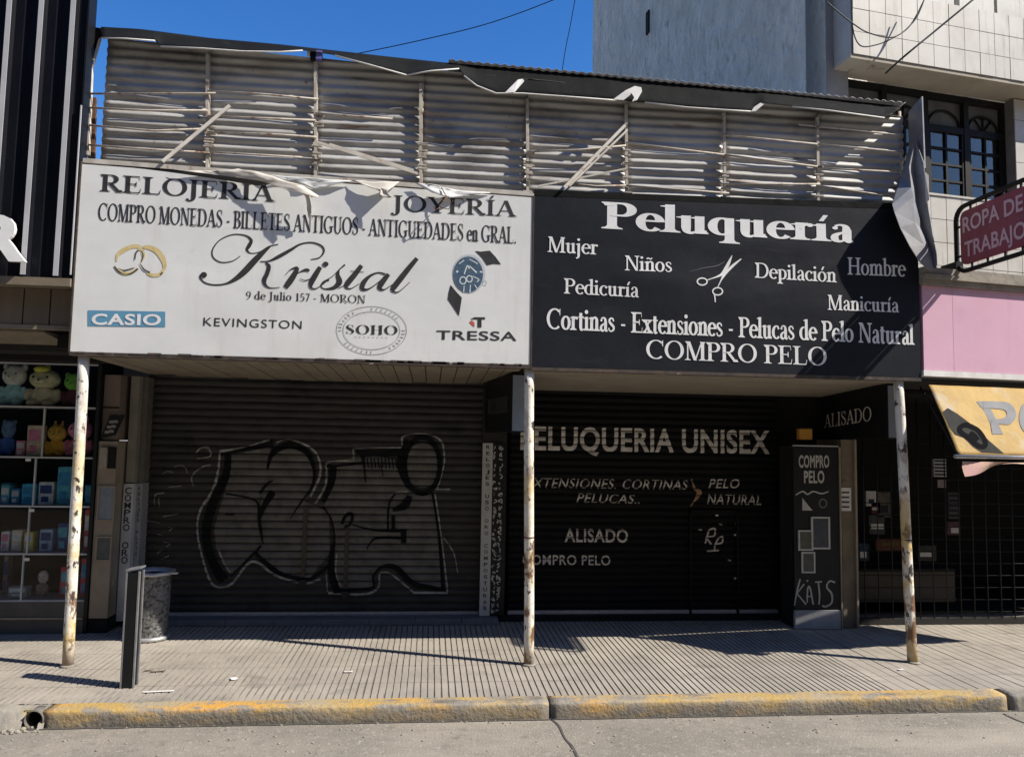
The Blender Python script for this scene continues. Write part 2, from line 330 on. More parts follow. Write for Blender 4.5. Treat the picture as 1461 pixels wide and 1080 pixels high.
M_white = mat('white_vinyl', (.73, .735, .715), (.67, .675, .665), 2.2, .5, bump=.05, bscale=2, bdist=.05, stretch=(1, 1, 1.6), layers=[((.5, .49, .46), 9, .68, .8), ((.6, .595, .57), 1.5, .56, .8, (1, 1, .4)), ((.62, .61, .58), 4, .56, .76, (2.2, 1, .25)), ((.45, .42, .37), 2.4, .66, .82), ((.3, .27, .24), 70, .74, .78)])
M_back = mat('vinyl_back', (.62, .58, .52), (.5, .46, .4), 7, .7, layers=[((.35, .22, .13), 8, .62, .75)])
M_black = mat('black_vinyl', (.0095, .011, .016), (.014, .0155, .021), 2.4, .42, bump=.1, bscale=2.5, bdist=.05, layers=[((.026, .027, .032), 5, .62, .8, (.5, 1, 3)), ((.07, .07, .07), 80, .75, .79)], spec=.3)
M_ink = mat('black_lettering', (.022, .022, .024), (.035, .035, .036), 20, .6)
M_wink = mat('white_lettering', (.78, .78, .77), (.7, .7, .7), 10, .6)
M_edge = mat('sign_edge', (.03, .028, .026), (.09, .06, .045), 14, .7, layers=[((.45, .44, .42), 12, .64, .7)])
M_rail = mat('painted_rail', (.56, .53, .47), (.42, .38, .33), 9, .7, layers=[((.25, .15, .09), 12, .6, .72)])
M_sheet = mat('corrugated_zinc', (.5, .49, .465), (.28, .27, .255), 3, .5, metal=.1, bump=.15, bscale=25, stretch=(.25, 1, 3), layers=[((.2, .165, .13), 2.6, .54, .72, (.35, 1, 2)), ((.15, .085, .05), 5, .62, .74, (.4, 1, 3)), ((.08, .075, .07), 1.1, .54, .70, (.6, 1, 1.4)), ((.1, .06, .04), 24, .66, .72)])
M_pole = mat('hoarding_pole', (.5, .46, .4), (.36, .31, .26), 12, .75, layers=[((.2, .11, .06), 14, .55, .68)])
M_rust = mat('rusty_steel', (.2, .1, .055), (.1, .055, .035), 14, .85, bump=.3)
M_tarp = mat('black_tarp', (.009, .0095, .0095), (.015, .015, .014), 3, .75, spec=.06, bump=.25, bscale=7, bdist=.03, layers=[((.03, .028, .025), 6, .62, .8)])
M_strap = mat('tarp_backing', (.7, .69, .66), (.55, .53, .5), 8, .7)
M_postp = mat('flaking_post_paint', (.76, .73, .66), (.66, .62, .54), 5, .55, bump=.4, bscale=40, layers=[((.55, .4, .16), 4.5, .46, .58, (1, 1, .8), (2.2, 1.0)), ((.16, .085, .045), 8, .50, .57, (1.3, 1.3, .7), (2.6, .7)), ((.05, .04, .035), 17, .58, .62, (1, 1, .6)), ((.3, .22, .15), 5, .3, .6, (1, 1, 1), (.22, .0))])
M_alu = mat('aluminium_trim', (.5, .5, .5), (.4, .4, .4), 20, .4, metal=.5)
M_grey = mat('grey_metal', (.3, .3, .31), (.22, .22, .23), 6, .5, metal=.3, layers=[((.13, .1, .08), 9, .64, .74)])
M_blackm = mat('black_panel', (.006, .0065, .008), (.009, .0095, .011), 5, .45, spec=.25)
M_clad = mat('black_cladding', (.0045, .005, .008), (.007, .0075, .011), 3, .38, spec=.2)
M_cream = mat('plaster_cream', (.3, .25, .19), (.22, .185, .14), 4, .85, bump=.2, layers=[((.12, .1, .08), 3, .6, .75), ((.4, .35, .28), 7, .64, .75)])
M_brown = mat('brown_boards', (.16, .125, .085), (.12, .095, .065), 5, .7, stretch=(2, 1, .4))
M_plast = mat('rough_plaster', (.88, .83, .74), (.68, .645, .58), 3.0, .9, bump=1.0, bscale=9, bdist=.12, stretch=(1.2, 1.2, .8), layers=[((.40, .38, .35), 6, .57, .74, (1.5, 1.5, .7)), ((.3, .28, .25), 1.6, .6, .8, (2, 2, .35)), ((.88, .84, .77), 9, .6, .75, (1, 1, .5))])
M_tile = mat('white_wall_tile', (.57, .545, .49), (.5, .475, .42), 4, .4, layers=[((.42, .385, .33), 3, .54, .74, (1, 1, .5)), ((.36, .33, .28), 5, .56, .7, (3, 3, .3)), ((.3, .275, .24), 25, .66, .76)])
M_joint = mat('tile_joint', (.2, .19, .18), (.14, .13, .125), 9, .9)
M_win = mat('black_window_frame', (.009, .009, .009), (.014, .014, .013), 8, .6, spec=.2)
M_curt = mat('curtain', (.88, .82, .72), (.62, .58, .52), 6, .9, stretch=(6, 6, .6))
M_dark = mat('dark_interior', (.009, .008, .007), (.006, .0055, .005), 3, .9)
M_pink = mat('pink_panel', (.62, .37, .47), (.55, .32, .41), 1.2, .5, bump=.06, bscale=2, bdist=.05, layers=[((.52, .3, .4), 3, .56, .8), ((.52, .3, .4), 2.2, .6, .8, (2, 2, .4)), ((.3, .2, .24), 60, .7, .75)])
M_corn = mat('cornice_stone', (.3, .27, .22), (.2, .18, .15), 8, .9, bump=.3, layers=[((.1, .09, .08), 5, .58, .7)])
M_yel = mat('yellow_awning', (.42, .275, .08), (.36, .23, .065), 4, .75, bump=.35, bscale=4, bdist=.05, layers=[((.39, .33, .23), 3.5, .56, .7), ((.33, .22, .08), 6, .56, .75), ((.28, .2, .1), 3, .58, .74, (2.5, 2.5, .4))])
M_gink = mat('grey_lettering', (.11, .113, .12), (.15, .15, .155), 8, .7)
M_maroon = mat('maroon_panel', (.30, .055, .085), (.21, .04, .06), 4, .55, layers=[((.36, .12, .14), 7, .6, .74), ((.12, .03, .04), 4, .6, .75, (2, 2, .4))])
M_pinkink = mat('pale_pink_lettering', (.62, .4, .43), None, 5, .6)
M_gold = mat('gold_print', (.55, .42, .16), (.66, .54, .3), 30, .5)
M_blue = mat('blue_print', (.10, .27, .42), (.12, .3, .45), 10, .5)
M_navy = mat('navy_print', (.05, .09, .14), (.09, .14, .2), 40, .4)
M_red = mat('red_print', (.5, .1, .07), None, 5, .5)
M_thin = mat('grey_print', (.4, .4, .4), None, 5, .6)
M_glass = glassmat('shop_glass', (.9, .92, .94), .03); M_wglass = glassmat('window_glass', (.92, .92, .92), .32)

# ================================================================== THE SETTING
ZR = -.10
struct(MB().add([(-300, -300, ZR), (300, -300, ZR), (300, 300, ZR), (-300, 300, ZR)], [(0, 1, 2, 3)]).build('road', M_con))
YK0, YK1 = -.87, -.73          # kerb front foot, kerb back
# pavement: a sheet of real ridges and grooves running towards the shops
mb = MB(); x = -9.0; vs = []; pitch = .047; kk = 0
while x < 12:
    fine = x < 3.25
    kk += 1; p = pitch if fine else .092
    gw = .012 if fine else (.012 if kk % 4 == 0 else .006); dp = (.006+.0012*mnoise.noise(Vector((x*3, 0, 0)))) if fine else (.005 if kk % 4 == 0 else .0025)
    j = random.uniform(-.0015, .0015)
    vs += [(x+j, 0), (x+p-gw+j, 0), (x+p-gw*.7+j, -dp), (x+p-gw*.25+j, -dp)]
    x += p
ys = [YK1+.004, -.4, .0, .4, .8, 1.2, 1.62]
for a, b in zip(ys[:-1], ys[1:]):
    r0 = [(px, a+.002, pz) for px, pz in vs]; r1 = [(px, b-.002, pz) for px, pz in vs]
    mb.grid([r0, r1])
o = struct(mb.build('pavement', M_pave)); o.data.materials.append(M_pgroove)
for p in o.data.polygons:
    if p.center.z + BASE[o.name].z < -.002: p.material_index = 1
struct(MB().box(-9, 12, YK1+.002, 1.6, ZR+.01, -.012).build('pavement_bed', M_pgroove))
# kerb stones
def kerb(x0, x1, m):
    mb = MB(); n = max(2, int((x1-x0)/.06)); rows = []
    prof = [(YK0, ZR-.02), (YK0+.003, ZR+.03), (YK0+.006, -.035), (YK0+.009, -.012), (YK0+.016, -.003), (YK0+.03, .001), (YK0+.07, .003), (YK1, .003)]
    for i in range(n+1):
        xx = x0+(x1-x0)*i/n
        e = .006 if i in (0, n) else 0
        rows.append([Vector((xx, y+.008*mnoise.noise(Vector((xx*3, y*9, z*9)))+e*.5*(y < YK1-.05), z+.005*mnoise.noise(Vector((xx*2.3+5, y*7, z*8)))-e*.4*(z > -.06))) for y, z in prof])
    mb.grid(rows, True)
    mb.add(rows[0]+[Vector((x0, YK1, ZR-.02))], [tuple(range(len(prof)+1))]); mb.add(rows[-1]+[Vector((x1, YK1, ZR-.02))], [tuple(range(len(prof), -1, -1))])
    return struct(mb.build('kerb', m))
xs0 = gz(70, 1008).x; xs1 = gz(780, 992).x; xs2 = gz(1424, 985).x
kerb(xs0, xs1-.006, M_kerb); kerb(xs1+.006, xs2-.012, M_kerb); kerb(xs2+.014, 6.2, M_kbare); kerb(6.21, 12, M_kbare)
# broken kerb with a drain pipe at the left
pxc = gz(44, 1030, ZR+.05).x
mb = MB()
def broken(x0, x1):
    rows = []; n = max(2, int((x1-x0)/.03))
    for i in range(n+1):
        xx = x0+(x1-x0)*i/n; q = mnoise.noise(Vector((xx*9, 1, 2))); 
        rows.append([Vector((xx, YK0+.03*q+dy, z+.02*mnoise.noise(Vector((xx*8, z*10, 3))))) for dy, z in ((-.03, ZR-.02), (-.01, ZR+.03), (.02, -.06), (.04, -.025), (.08, -.005), (YK1-YK0, .0))])
    return rows
mb.grid(broken(-9, pxc-.062), True); mb.grid(broken(pxc+.062, xs0-.015), True)
mb.box(pxc-.075, pxc+.075, YK0+.05, YK1, .0-.014, -.002)
struct(mb.build('kerb', M_kbare))
d = thing('drain_pipe', 'open dark drain pipe mouth in the broken kerb at the left', 'pipe', (pxc, YK0, ZR))
MB().lathe((0, 0, 0), [(.052, .03), (.057, .03), (.057, .13), (.052, .13), (.052, .03)], 20).build('pipe_ring', mat('old_pipe', (.16, .14, .12), (.1, .09, .08), 12, .9))
pr = bpy.data.objects['pipe_ring']; 
for v in pr.data.vertices: v.co = Vector((v.co.x, v.co.z, v.co.y))
pr.parent = d; pr.location = (0, .0, .05); BASE[pr.name] = BASE[d.name]
MB().box(pxc-.06, pxc+.06, YK1-.03, YK1-.02, ZR+.005, -.01).build('pipe_back', M_dark, d)
mb = MB()
for i in range(30):
    q = Vector((pxc-.02+random.uniform(-.13, .06), YK0-.03+random.uniform(-.05, .06), ZR+.004)); r = random.uniform(.006, .02); mb.ball(q, (r, r, r*.6), 6, 4)
tag(mb.build('rubble_heap', M_kbare), 'small heap of rubble spilling from the drain pipe mouth', 'rubble')
# gutter line and road joint crack
mb = MB(); a = [gz(784, 1024, ZR), gz(797, 1035, ZR), gz(806, 1053, ZR), gz(818, 1068, ZR), gz(838, 1110, ZR)]
q = T2(); q.rib([(p.x, p.y, .014+.006*math.sin(i*3)) for i, p in enumerate(a)])
for p, k in q.q: mb.add([(x, y, ZR+.004) for x, y in p], [(0, 1, 2, 3)])
q = T2(); q.rib([(xs0-.3+i*.12, YK0-.012+.008*mnoise.noise(Vector((i*.7, 3, 1))), .016+.01*mnoise.noise(Vector((i*.9, 8, 1)))) for i in range(90)], 0, 2)
for p, k in q.q: mb.add([(x, y, ZR+.004) for x, y in p], [(0, 1, 2, 3)])
a = [gz(1432, 1018, ZR), gz(1448, 1026, ZR), gz(1470, 1034, ZR), gz(1500, 1042, ZR)]
q = T2(); q.rib([(p.x, p.y, .014) for p in a])
for p, k in q.q: mb.add([(x, y, ZR+.004) for x, y in p], [(0, 1, 2, 3)])
struct(mb.build('road_crack', mat('crack', (.05, .045, .04), (.09, .08, .07), 20, .95), norm=False))

# unseen far side of the street, added behind the camera: it shades the shop fronts from half the sky and shows in the glass
struct(MB().box(-60, 60, -17.2, -13.6, ZR+.01, ZR+.14).build('pavement', M_pave))
M_opp = mat('opposite_plaster', (.2, .175, .145), (.15, .13, .11), 2, .9)
for x0, x1, h in ((-52, -31, 19), (-30.9, -11, 17), (-10.9, 5, 20), (5.1, 23, 18), (23.1, 48, 11.5)):
    o = thing('added_opposite_building', 'unseen plain plastered front added across the road to block sky, %d metres tall' % h, 'building', ((x0+x1)/2, -22, ZR), 'unseen buildings added across the street')
    MB().box(x0, x1, -26, -17.2, ZR, h).build('wall', M_opp, o)
    MB().box(x0+.5, x1-.5, -17.19, -17.14, .0, 2.6).build('shop_front', M_dark, o)

# ================================================================== MAIN SHOP BUILDING
YW = 1.45                       # shutter plane
XL, XM, XR = -2.60, .62, 3.36   # shutter edges
bl = thing('shop_building', 'low two-shop building with roller shutters under a canopy', 'building', (.7, 1.5, 0))
MB().box(-2.62, 4.0, 1.62, 7.5, 0, 3.5).build('wall', M_wall, bl)
# soffits
mb = MB(); n = 26; x0, x1 = -2.60, .70
for i in range(n):
    a = x0+(x1-x0)*i/n+.004; b = x0+(x1-x0)*(i+1)/n-.004; sg = .015*mnoise.noise(Vector((i*.6, 0, 0)))
    sag = -.03*math.sin(math.pi*i/n)*.6
    mb.hexa([(a, .06, 2.262), (b, .06, 2.262), (b, 1.43, 2.235+sg+sag), (a, 1.43, 2.235+sg+sag), (a, .06, 2.285), (b, .06, 2.285), (b, 1.43, 2.26+sg+sag), (a, 1.43, 2.26+sg+sag)])
mb.box(-2.6, .72, .06, 1.62, 2.29, 2.31)
so1 = mb.build('soffit', M_soffL, bl)
MB().hexa([(.74, .06, 2.255), (3.98, .06, 2.255), (3.98, 1.43, 2.18), (.74, 1.43, 2.18), (.74, .06, 2.31), (3.98, .06, 2.31), (3.98, 1.6, 2.31), (.74, 1.6, 2.31)]).build('soffit', M_soffR, bl)
MB().box(-2.62, 4.0, .22, 7.5, 3.5, 3.56).build('ceiling_deck', M_wall, bl)
# slat profile shared by shutter and its paint
SP = .0685; PH_ = [0, .05, .12, .3, .5, .72, .9, .96]
def sprof(ph): return 0 if ph <= .05 else .016*math.sin(math.pi*min(1, max(0, (ph-.05)/.91)))**.55 if ph < .96 else 0
def shutter(x0, x1, z0, z1, m):
    o = thing  # not used
    n = int((z1-z0)/SP)+1; zz = []
    for i in range(n):
        for ph in PH_: zz.append((z0+(i+ph)*SP, YW-sprof(ph)))
    nx = 24; rows = []
    for z, y in zz:
        if z > z1: break
        rows.append([Vector((x0+(x1-x0)*k/nx, y+.006*mnoise.noise(Vector((x0+k*.5, int((z-z0)/SP)*.37, 1))), z+.003*mnoise.noise(Vector((k*.31+x0, int((z-z0)/SP)*1.7, 7))))) for k in range(nx+1)])
    return MB().grid(rows).build('roller_shutter', m, bl)
Z0L, Z0R = .085, .09
sh1 = shutter(XL, XM, Z0L, 2.27, M_slat); sh2 = shutter(.76, 3.42, Z0R, 2.24, M_slat2)
def conform(mb, name, m, parent, z0, off, skip=True):
    """paint that follows the slats: cut at every slat line, pushed onto the slat's face, left out of the grooves"""
    bm = bmesh.new(); base = BASE[parent.name]
    for f in mb.f:
        try: bm.faces.new([bm.verts.new(mb.v[i]) for i in f])
        except ValueError: pass
    zs = [v.co.z for v in bm.verts]; lo, hi = min(zs), max(zs)
    i0 = int((lo-z0)/SP)-1
    for i in range(i0, int((hi-z0)/SP)+2):
        for ph in PH_:
            z = z0+(i+ph)*SP
            if lo < z < hi: bmesh.ops.bisect_plane(bm, geom=bm.verts[:]+bm.edges[:]+bm.faces[:], plane_co=(0, 0, z), plane_no=(0, 0, 1), dist=1e-6)
    if skip:
        dead = []
        for f in bm.faces:
            ph = ((f.calc_center_median().z-z0)/SP) % 1
            if ph < .05 or ph > .955: dead.append(f)
        bmesh.ops.delete(bm, geom=dead, context='FACES')
    for v in bm.verts:
        ph = ((v.co.z-z0)/SP) % 1
        xx = (v.co.x); v.co.y = YW-sprof(ph)-off-.007+(v.co.y-YW)*1.0
    bmesh.ops.recalc_face_normals(bm, faces=bm.faces)
    for v in bm.verts: v.co -= base
    me = bpy.data.meshes.new(name); bm.to_mesh(me); bm.free(); me.materials.append(m)
    o = bpy.data.objects.new(name, me); C.objects.link(o); o.parent = parent; BASE[o.name] = base; return o
# graffiti on the left shutter
def g4(p): return [(270+a[0]/4.155, 600+a[1]/4.155, (a[2] if len(a) > 2 else 12)/4.155) for a in p]
def g5(p): return [(440+a[0]/4.155, 600+a[1]/4.155, (a[2] if len(a) > 2 else 12)/4.155) for a in p]
fill = T2()
fill.poly(g4([(225, 200), (360, 180), (490, 150), (470, 290), (420, 480), (420, 600), (440, 730), (340, 830), (250, 915), (165, 760), (150, 640), (190, 500), (245, 330)]))
fill.poly(g4([(490, 170), (600, 150), (690, 190), (738, 290), (728, 390), (690, 480), (830, 540), (835, 780), (720, 930), (560, 900), (400, 780), (440, 725), (420, 600), (425, 480), (470, 290)]), 1)
fill.poly(g5([(130, 262), (330, 190), (560, 200), (560, 340), (650, 440), (735, 430), (765, 600), (790, 1000), (640, 960), (520, 870), (440, 855), (385, 910), (385, 990), (180, 1000), (150, 900), (155, 720), (145, 590), (95, 500), (150, 380)]), 2)
fill.ell(440+675/4.155, 600+265/4.155, 12, 20, 24, k=3)
blk = T2(); K = 0
for p in [[(190, 200, 18), (330, 172, 30), (500, 135, 50)], [(235, 200, 50), (222, 320, 58), (165, 440, 72), (112, 600, 70), (110, 720, 68), (150, 850, 70), (210, 945, 85)], [(250, 920, 14), (330, 840, 14), (430, 740, 20)],
          [(220, 432, 12), (350, 455, 14), (410, 490, 16), (420, 600, 28), (440, 725, 12)], [(420, 580, 20), (450, 500, 42), (500, 420, 55)], [(465, 290, 14), (500, 190, 42), (600, 147, 48), (700, 190, 42), (742, 290, 26), (730, 390, 18), (660, 490, 15), (600, 580, 8)],
          [(395, 780, 28), (500, 880, 36), (620, 930, 26), (720, 935, 26), (840, 850, 20)], [(420, 430, 20), (470, 370, 20), (500, 355, 8)], [(215, 555, 10), (270, 555, 12)]]:
    K += 1; blk.rib([(a, b, c*.78) for a, b, c in g4(p)], K)
for p in [[(285, 190, 50), (430, 195, 28), (560, 190, 60)], [(322, 200, 40), (332, 270, 18), (340, 365, 10)], [(110, 272, 22), (220, 262, 18), (325, 250, 20)], [(150, 270, 52), (140, 360, 52), (90, 480, 34)],
          [(90, 510, 12), (140, 590, 12), (157, 700, 16), (140, 800, 42), (140, 900, 52), (170, 1000, 60)], [(150, 1005, 40), (280, 1000, 24), (385, 985, 20), (385, 920, 16), (440, 862, 22), (520, 870, 42), (620, 960, 42), (720, 985, 36), (810, 1000, 18)],
          [(585, 110, 26), (545, 250, 52), (590, 380, 42), (650, 430, 20)], [(735, 430, 18), (760, 580, 18), (780, 760, 20), (797, 1000, 24)], [(200, 610, 22), (225, 560, 26), (262, 555, 26), (250, 610, 20), (215, 630, 22)], [(260, 615, 10), (400, 648, 14), (570, 650, 26)],
          [(345, 760, 8), (390, 700, 18), (470, 690, 18), (560, 695, 20)], [(565, 640, 46), (565, 725, 40)], [(472, 640, 15), (478, 500, 15), (515, 430, 15)], [(503, 560, 28), (505, 645, 30)], [(500, 530, 22), (570, 500, 62), (602, 445, 46)], [(345, 215, 6), (400, 205, 8), (540, 230, 6)], [(430, 260, 8), (445, 330, 8)]]:
    K += 1; blk.rib([(a, b, c*.78) for a, b, c in g5(p)], K)
blk.ell(440+675/4.155, 600+265/4.155, 25, 40, 7, k=K+1)
for i in range(9): blk.rib(g5([(350+i*21, 220+random.uniform(-4, 4), 8), (358+i*21, 280+random.uniform(-15, 8), 8)]), K+2+i)
hal = T2(); K = 0
for p in [[(185, 182, 12), (175, 300, 14), (140, 420, 18), (75, 520, 14), (52, 620, 12), (70, 760, 12), (140, 962, 14), (250, 967, 14), (375, 832, 14), (520, 915, 16), (680, 960, 14), (780, 935, 14)], [(185, 182, 16), (350, 155, 12), (480, 112, 16)], [(520, 130, 8), (600, 112, 8), (720, 160, 14), (772, 230, 12), (775, 330, 14), (720, 450, 14)], [(815, 250, 10), (810, 380, 12), (750, 490, 12)], [(175, 760, 10), (215, 850, 12), (250, 900, 8)],
          [(130, 480, 8), (108, 620, 8), (120, 780, 8), (190, 920, 8)], [(40, 195, 6), (80, 160, 6), (120, 160, 6), (130, 210, 6), (50, 225, 6)], [(30, 390, 6), (20, 330, 6), (80, 275, 7), (130, 262, 6)]]:
    K += 1; hal.rib(g4(p), K)
for p in [[(110, 248, 14), (200, 238, 12), (268, 242, 10)], [(270, 245, 10), (268, 165, 10)], [(270, 165, 12), (420, 162, 9), (560, 160, 9)], [(560, 160, 9), (566, 92, 12), (700, 80, 8), (785, 120, 12), (805, 200, 10), (800, 280, 8), (765, 400, 10)], [(740, 405, 8), (840, 406, 10)], [(750, 430, 10), (790, 700, 8), (825, 1010, 10)], [(825, 1017, 12), (620, 1015, 14)], [(620, 1010, 10), (560, 960, 12), (480, 900, 10), (425, 905, 10), (415, 985, 12), (330, 1025, 14), (120, 1017, 14)], [(115, 1010, 8), (108, 900, 8)], [(170, 780, 8), (165, 900, 8), (190, 980, 8)], [(800, 690, 6), (860, 780, 6), (885, 900, 5)], [(490, 440, 10), (520, 425, 10), (590, 420, 10)]]:
    K += 1; hal.rib(g5(p), K)
# faint scribbles left of the tag
def g3(p): return [(180+a[0]/3.6, 600+a[1]/3.6, 1.3) for a in p]
for p in [[(190, 275), (215, 260), (245, 265)], [(245, 240), (285, 228), (310, 245), (320, 270)], [(345, 330), (345, 280), (390, 240), (440, 225)], [(150, 430), (155, 380), (200, 370)], [(175, 440), (172, 390)], [(85, 520), (130, 515), (180, 525)], [(195, 490), (270, 478)], [(215, 545), (240, 550), (225, 565)], [(165, 580), (190, 590)], [(195, 620), (230, 630), (210, 645)], [(165, 680), (190, 660)], [(185, 710), (225, 690)], [(225, 340), (290, 335)], [(360, 165), (390, 140), (425, 145), (440, 180)]]:
    K += 1; hal.rib([(a, b, c*(.6+random.random()*.7)) for a, b, c in g3(p)], K)
M_fill = mat('grey_paint_fill', (.12, .116, .11), (.065, .063, .06), 7, .6, layers=[((.05, .048, .045), 11, .6, .72), ((.19, .185, .18), 22, .62, .72)])
M_blk = mat('black_spray', (.005, .0058, .0065), (.010, .0125, .014), 7, .8, spec=.1)
M_hal = mat('white_spray', (.36, .36, .345), (.15, .148, .142), 16, .7)
conform(px_draw(fill, YW, 0, .0003), 'graffiti', M_fill, sh1, Z0L, .002)
conform(px_draw(hal, YW, 0, .00012), 'graffiti', M_hal, sh1, Z0L, .0035)
conform(px_draw(blk, YW, 0, .00018), 'graffiti', M_blk, sh1, Z0L, .006)
for pts in (((437, 722), (437, 822)), ((496, 754), (496, 838))):
    a = at(*pts[0], YW); b = at(*pts[1], YW)
    MB().box(a.x-.018, a.x+.018, YW-.036, YW-.026, b.z, a.z).build('lock_bar', mat('lock_bar', (.06, .05, .038), (.035, .03, .024), 12, .6, metal=.3), sh1)
    MB().box(a.x-.035, a.x+.035, YW-.06, YW-.026, b.z-.1, b.z-.02).build('lock_box', M_blackm, sh1, bevel=.006)
# shutter bottom bars, plinth, thresholds
MB().box(XL, XM, YW-.03, YW+.02, .055, .083).build('bottom_bar', M_alu, sh1)
MB().box(.76, 3.42, YW-.03, YW+.02, .055, .088).build('bottom_bar', M_alu, sh2)
mb = MB(); xx = XL-.02
while xx < .66:
    mb.box(xx, min(xx+.42, .66)-.004, 1.24, 1.6, .003, .055); xx += .42
mb.build('threshold', mat('grey_tile', (.17, .17, .18), (.12, .12, .13), 5, .6), bl, bevel=.003)
MB().box(.68, 3.4, 1.36, 1.6, .003, .054).build('threshold', M_dark, bl, bevel=.004)
# shutter lettering
M_sten = mat('stencil_paint', (.62, .59, .54), (.45, .42, .38), 14, .7, layers=[((.05, .045, .045), 20, .66, .72), ((.2, .1, .08), 6, .64, .74)])
def st(t2, p0, p1, ytop): return conform(sign_text(t2, p0, p1, ytop, YW, 0, 0), 'lettering', M_sten, sh2, Z0R, .003)
st(sans('PELUQUERIA UNISEX', .026, 0, 1.06), (742, 641), (1097, 646.5), 607)
st(sans('EXTENSIONES. CORTINAS', .006, .25, 1.1), (750, 695), (981, 698), 681)
st(sans('PELUCAS..', .006, .25, 1.08), (822, 716), (912, 718), 702.5)
st(sans('PELO', .006, .25, 1.1), (1010, 696), (1054, 696), 682.5)
st(sans('NATURAL', .008, .2, 1.1), (1008, 718.5), (1085, 720), 704)
st(sans('ALISADO', .02, 0, 1.08), (805, 772), (895, 773), 753)
st(sans('COMPRO PELO', .012, 0, 1.08), (745, 804.5), (870, 805.5), 790)
t = T2(); e = lambda p: [(730+a/3.6, 540+b/3.6, c/3.6) for a, b, c in p]
t.rib(e([(990, 845, 7), (1010, 780, 9), (1040, 770, 9), (1035, 805, 8), (1000, 815, 8), (1022, 850, 9)]), 0); t.rib(e([(1035, 880, 7), (1050, 830, 9), (1078, 810, 9), (1075, 840, 8), (1045, 848, 8)]), 1); t.rib(e([(1000, 885, 9), (1060, 880, 9)]), 2)
for a, b in ((1150, 745), (1145, 800), (1145, 1022), (1050, 700), (1070, 745), (1115, 928), (965, 775)): t.rib(e([(a-8, b, 7), (a+8, b+3, 12)]), 3)
conform(px_draw(t, YW, 0, .0002), 'signature', M_sten, sh2, Z0R, .003)
t = T2(); t.rib(e([(920, 515, 6), (935, 560, 12), (960, 585, 26), (940, 620, 12), (915, 655, 6)]))
conform(px_draw(t, YW, 0, 0), 'painted_bracket', mat('orange_paint', (.4, .2, .08), (.25, .2, .15), 10, .7), sh2, Z0R, .003)
a = at(982, 727, YW); b = at(1052, 880, YW)
mb = MB()
for q in ((a.x, a.x+.02, b.z, a.z), (b.x-.02, b.x, b.z, a.z), (a.x, b.x, a.z-.02, a.z)): mb.box(q[0], q[1], YW-.045, YW-.02, q[2], q[3])
mb.build('wicket_door_frame', M_slat2, sh2)
# side columns
cl = thing('shop_column', 'pale column left of the graffiti shutter lettered COMPRO ORO downwards', 'column', (-2.56, 1.3, 0))
a = at(187, 690, 1.22).z
MB().box(-2.68, -2.607, 1.22, 1.5, a+.01, 2.2).build('shaft', mat('column_paint', (.26, .24, .2), (.18, .165, .14), 5, .8, layers=[((.08, .07, .06), 5, .6, .7, (1, 1, .3))]), cl)
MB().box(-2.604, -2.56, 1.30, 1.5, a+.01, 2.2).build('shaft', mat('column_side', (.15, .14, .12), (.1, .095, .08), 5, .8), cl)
wpan = MB().box(-2.69, -2.603, 1.21, 1.5, .06, a).build('white_casing', mat('white_casing', (.5, .51, .53), (.4, .41, .43), 4, .6), cl)
MB().box(-2.6, -2.555, 1.28, 1.5, .06, a).build('grey_casing', mat('grey_casing', (.28, .28, .3), (.22, .22, .24), 4, .6), cl)
def vertical_text(words, xc, ztop, zbot, wd, hcap, Y, m, parent, gap=1.0):
    n = sum(len(q) for q in words)+gap*(len(words)-1); st_ = (ztop-zbot)/n; z = ztop
    mb = MB()
    for q in words:
        for ch in q:
            s = sans(ch, .02); c0 = xc-wd/2 if ch != 'I' else xc-wd*.12; c1 = xc+wd/2 if ch != 'I' else xc+wd*.12
            r = lay(s, (c0, Y, z-hcap), (c1, Y, z-hcap), (0, 0, hcap), (0, -1, 0), .002); mb.add(r.v, r.f)
            z -= st_
        z -= st_*gap
    return mb.build('lettering', m, parent, norm=False)
vertical_text(['COMPRO', 'ORO'], -2.647, a-.03, .55, .055, .058, 1.21, M_ink, wpan, 1.4)
vertical_text(['RELOJES', 'PLATA'], -2.578, a-.03, .6, .02, .03, 1.28, M_ink, wpan, 1.4)
cm = thing('sticker_column', 'narrow column between the shutters, white lettered strip beside black and white stickers', 'column', (.69, 1.35, 0))
p0 = at(689, 632, 1.33); p1 = at(704, 632, 1.33); p2 = at(719, 878, 1.33)
MB().box(p0.x, p2.x, 1.345, 1.6, .06, 2.25).build('shaft', M_wall, cm)
strip = MB().box(p0.x, p1.x-.004, 1.325, 1.345, p2.z, p0.z).build('white_strip', mat('white_strip', (.44, .44, .42), (.36, .36, .34), 6, .7), cm)
vertical_text(['RELOJES', 'USO', 'ORO', 'COMPOSTURAS'], (p0.x+p1.x)/2, p0.z-.02, p2.z+.03, .036, .034, 1.325, M_ink, strip, 1.0)
stk = MB().box(p1.x+.002, p2.x, 1.328, 1.345, p2.z+.01, p0.z).build('sticker_panel', M_blackm, cm)
t = MB(); z = p0.z-.03; k = 0
while z > p2.z+.05:
    for c in range(2):
        xa = p1.x+.006+c*.045+random.uniform(-.004, .006); q = T2()
        pts = [(random.uniform(0, 1), random.uniform(0, 1), random.uniform(.14, .3)) for _ in range(random.choice((3, 4, 5)))]
        q.rib(pts, 0, 5); q.w = 1
        r = lay(q, (xa, 1.328, z-.045), (xa+.038, 1.328, z-.045), (0, 0, .05), (0, -1, 0), .002+.0005*(k % 7)); t.add(r.v, r.f); k += 1
    z -= random.uniform(.045, .06)
t.build('scribbles', mat('scribble_white', (.5, .49, .46), (.36, .35, .33), 9, .8), stk, norm=False)

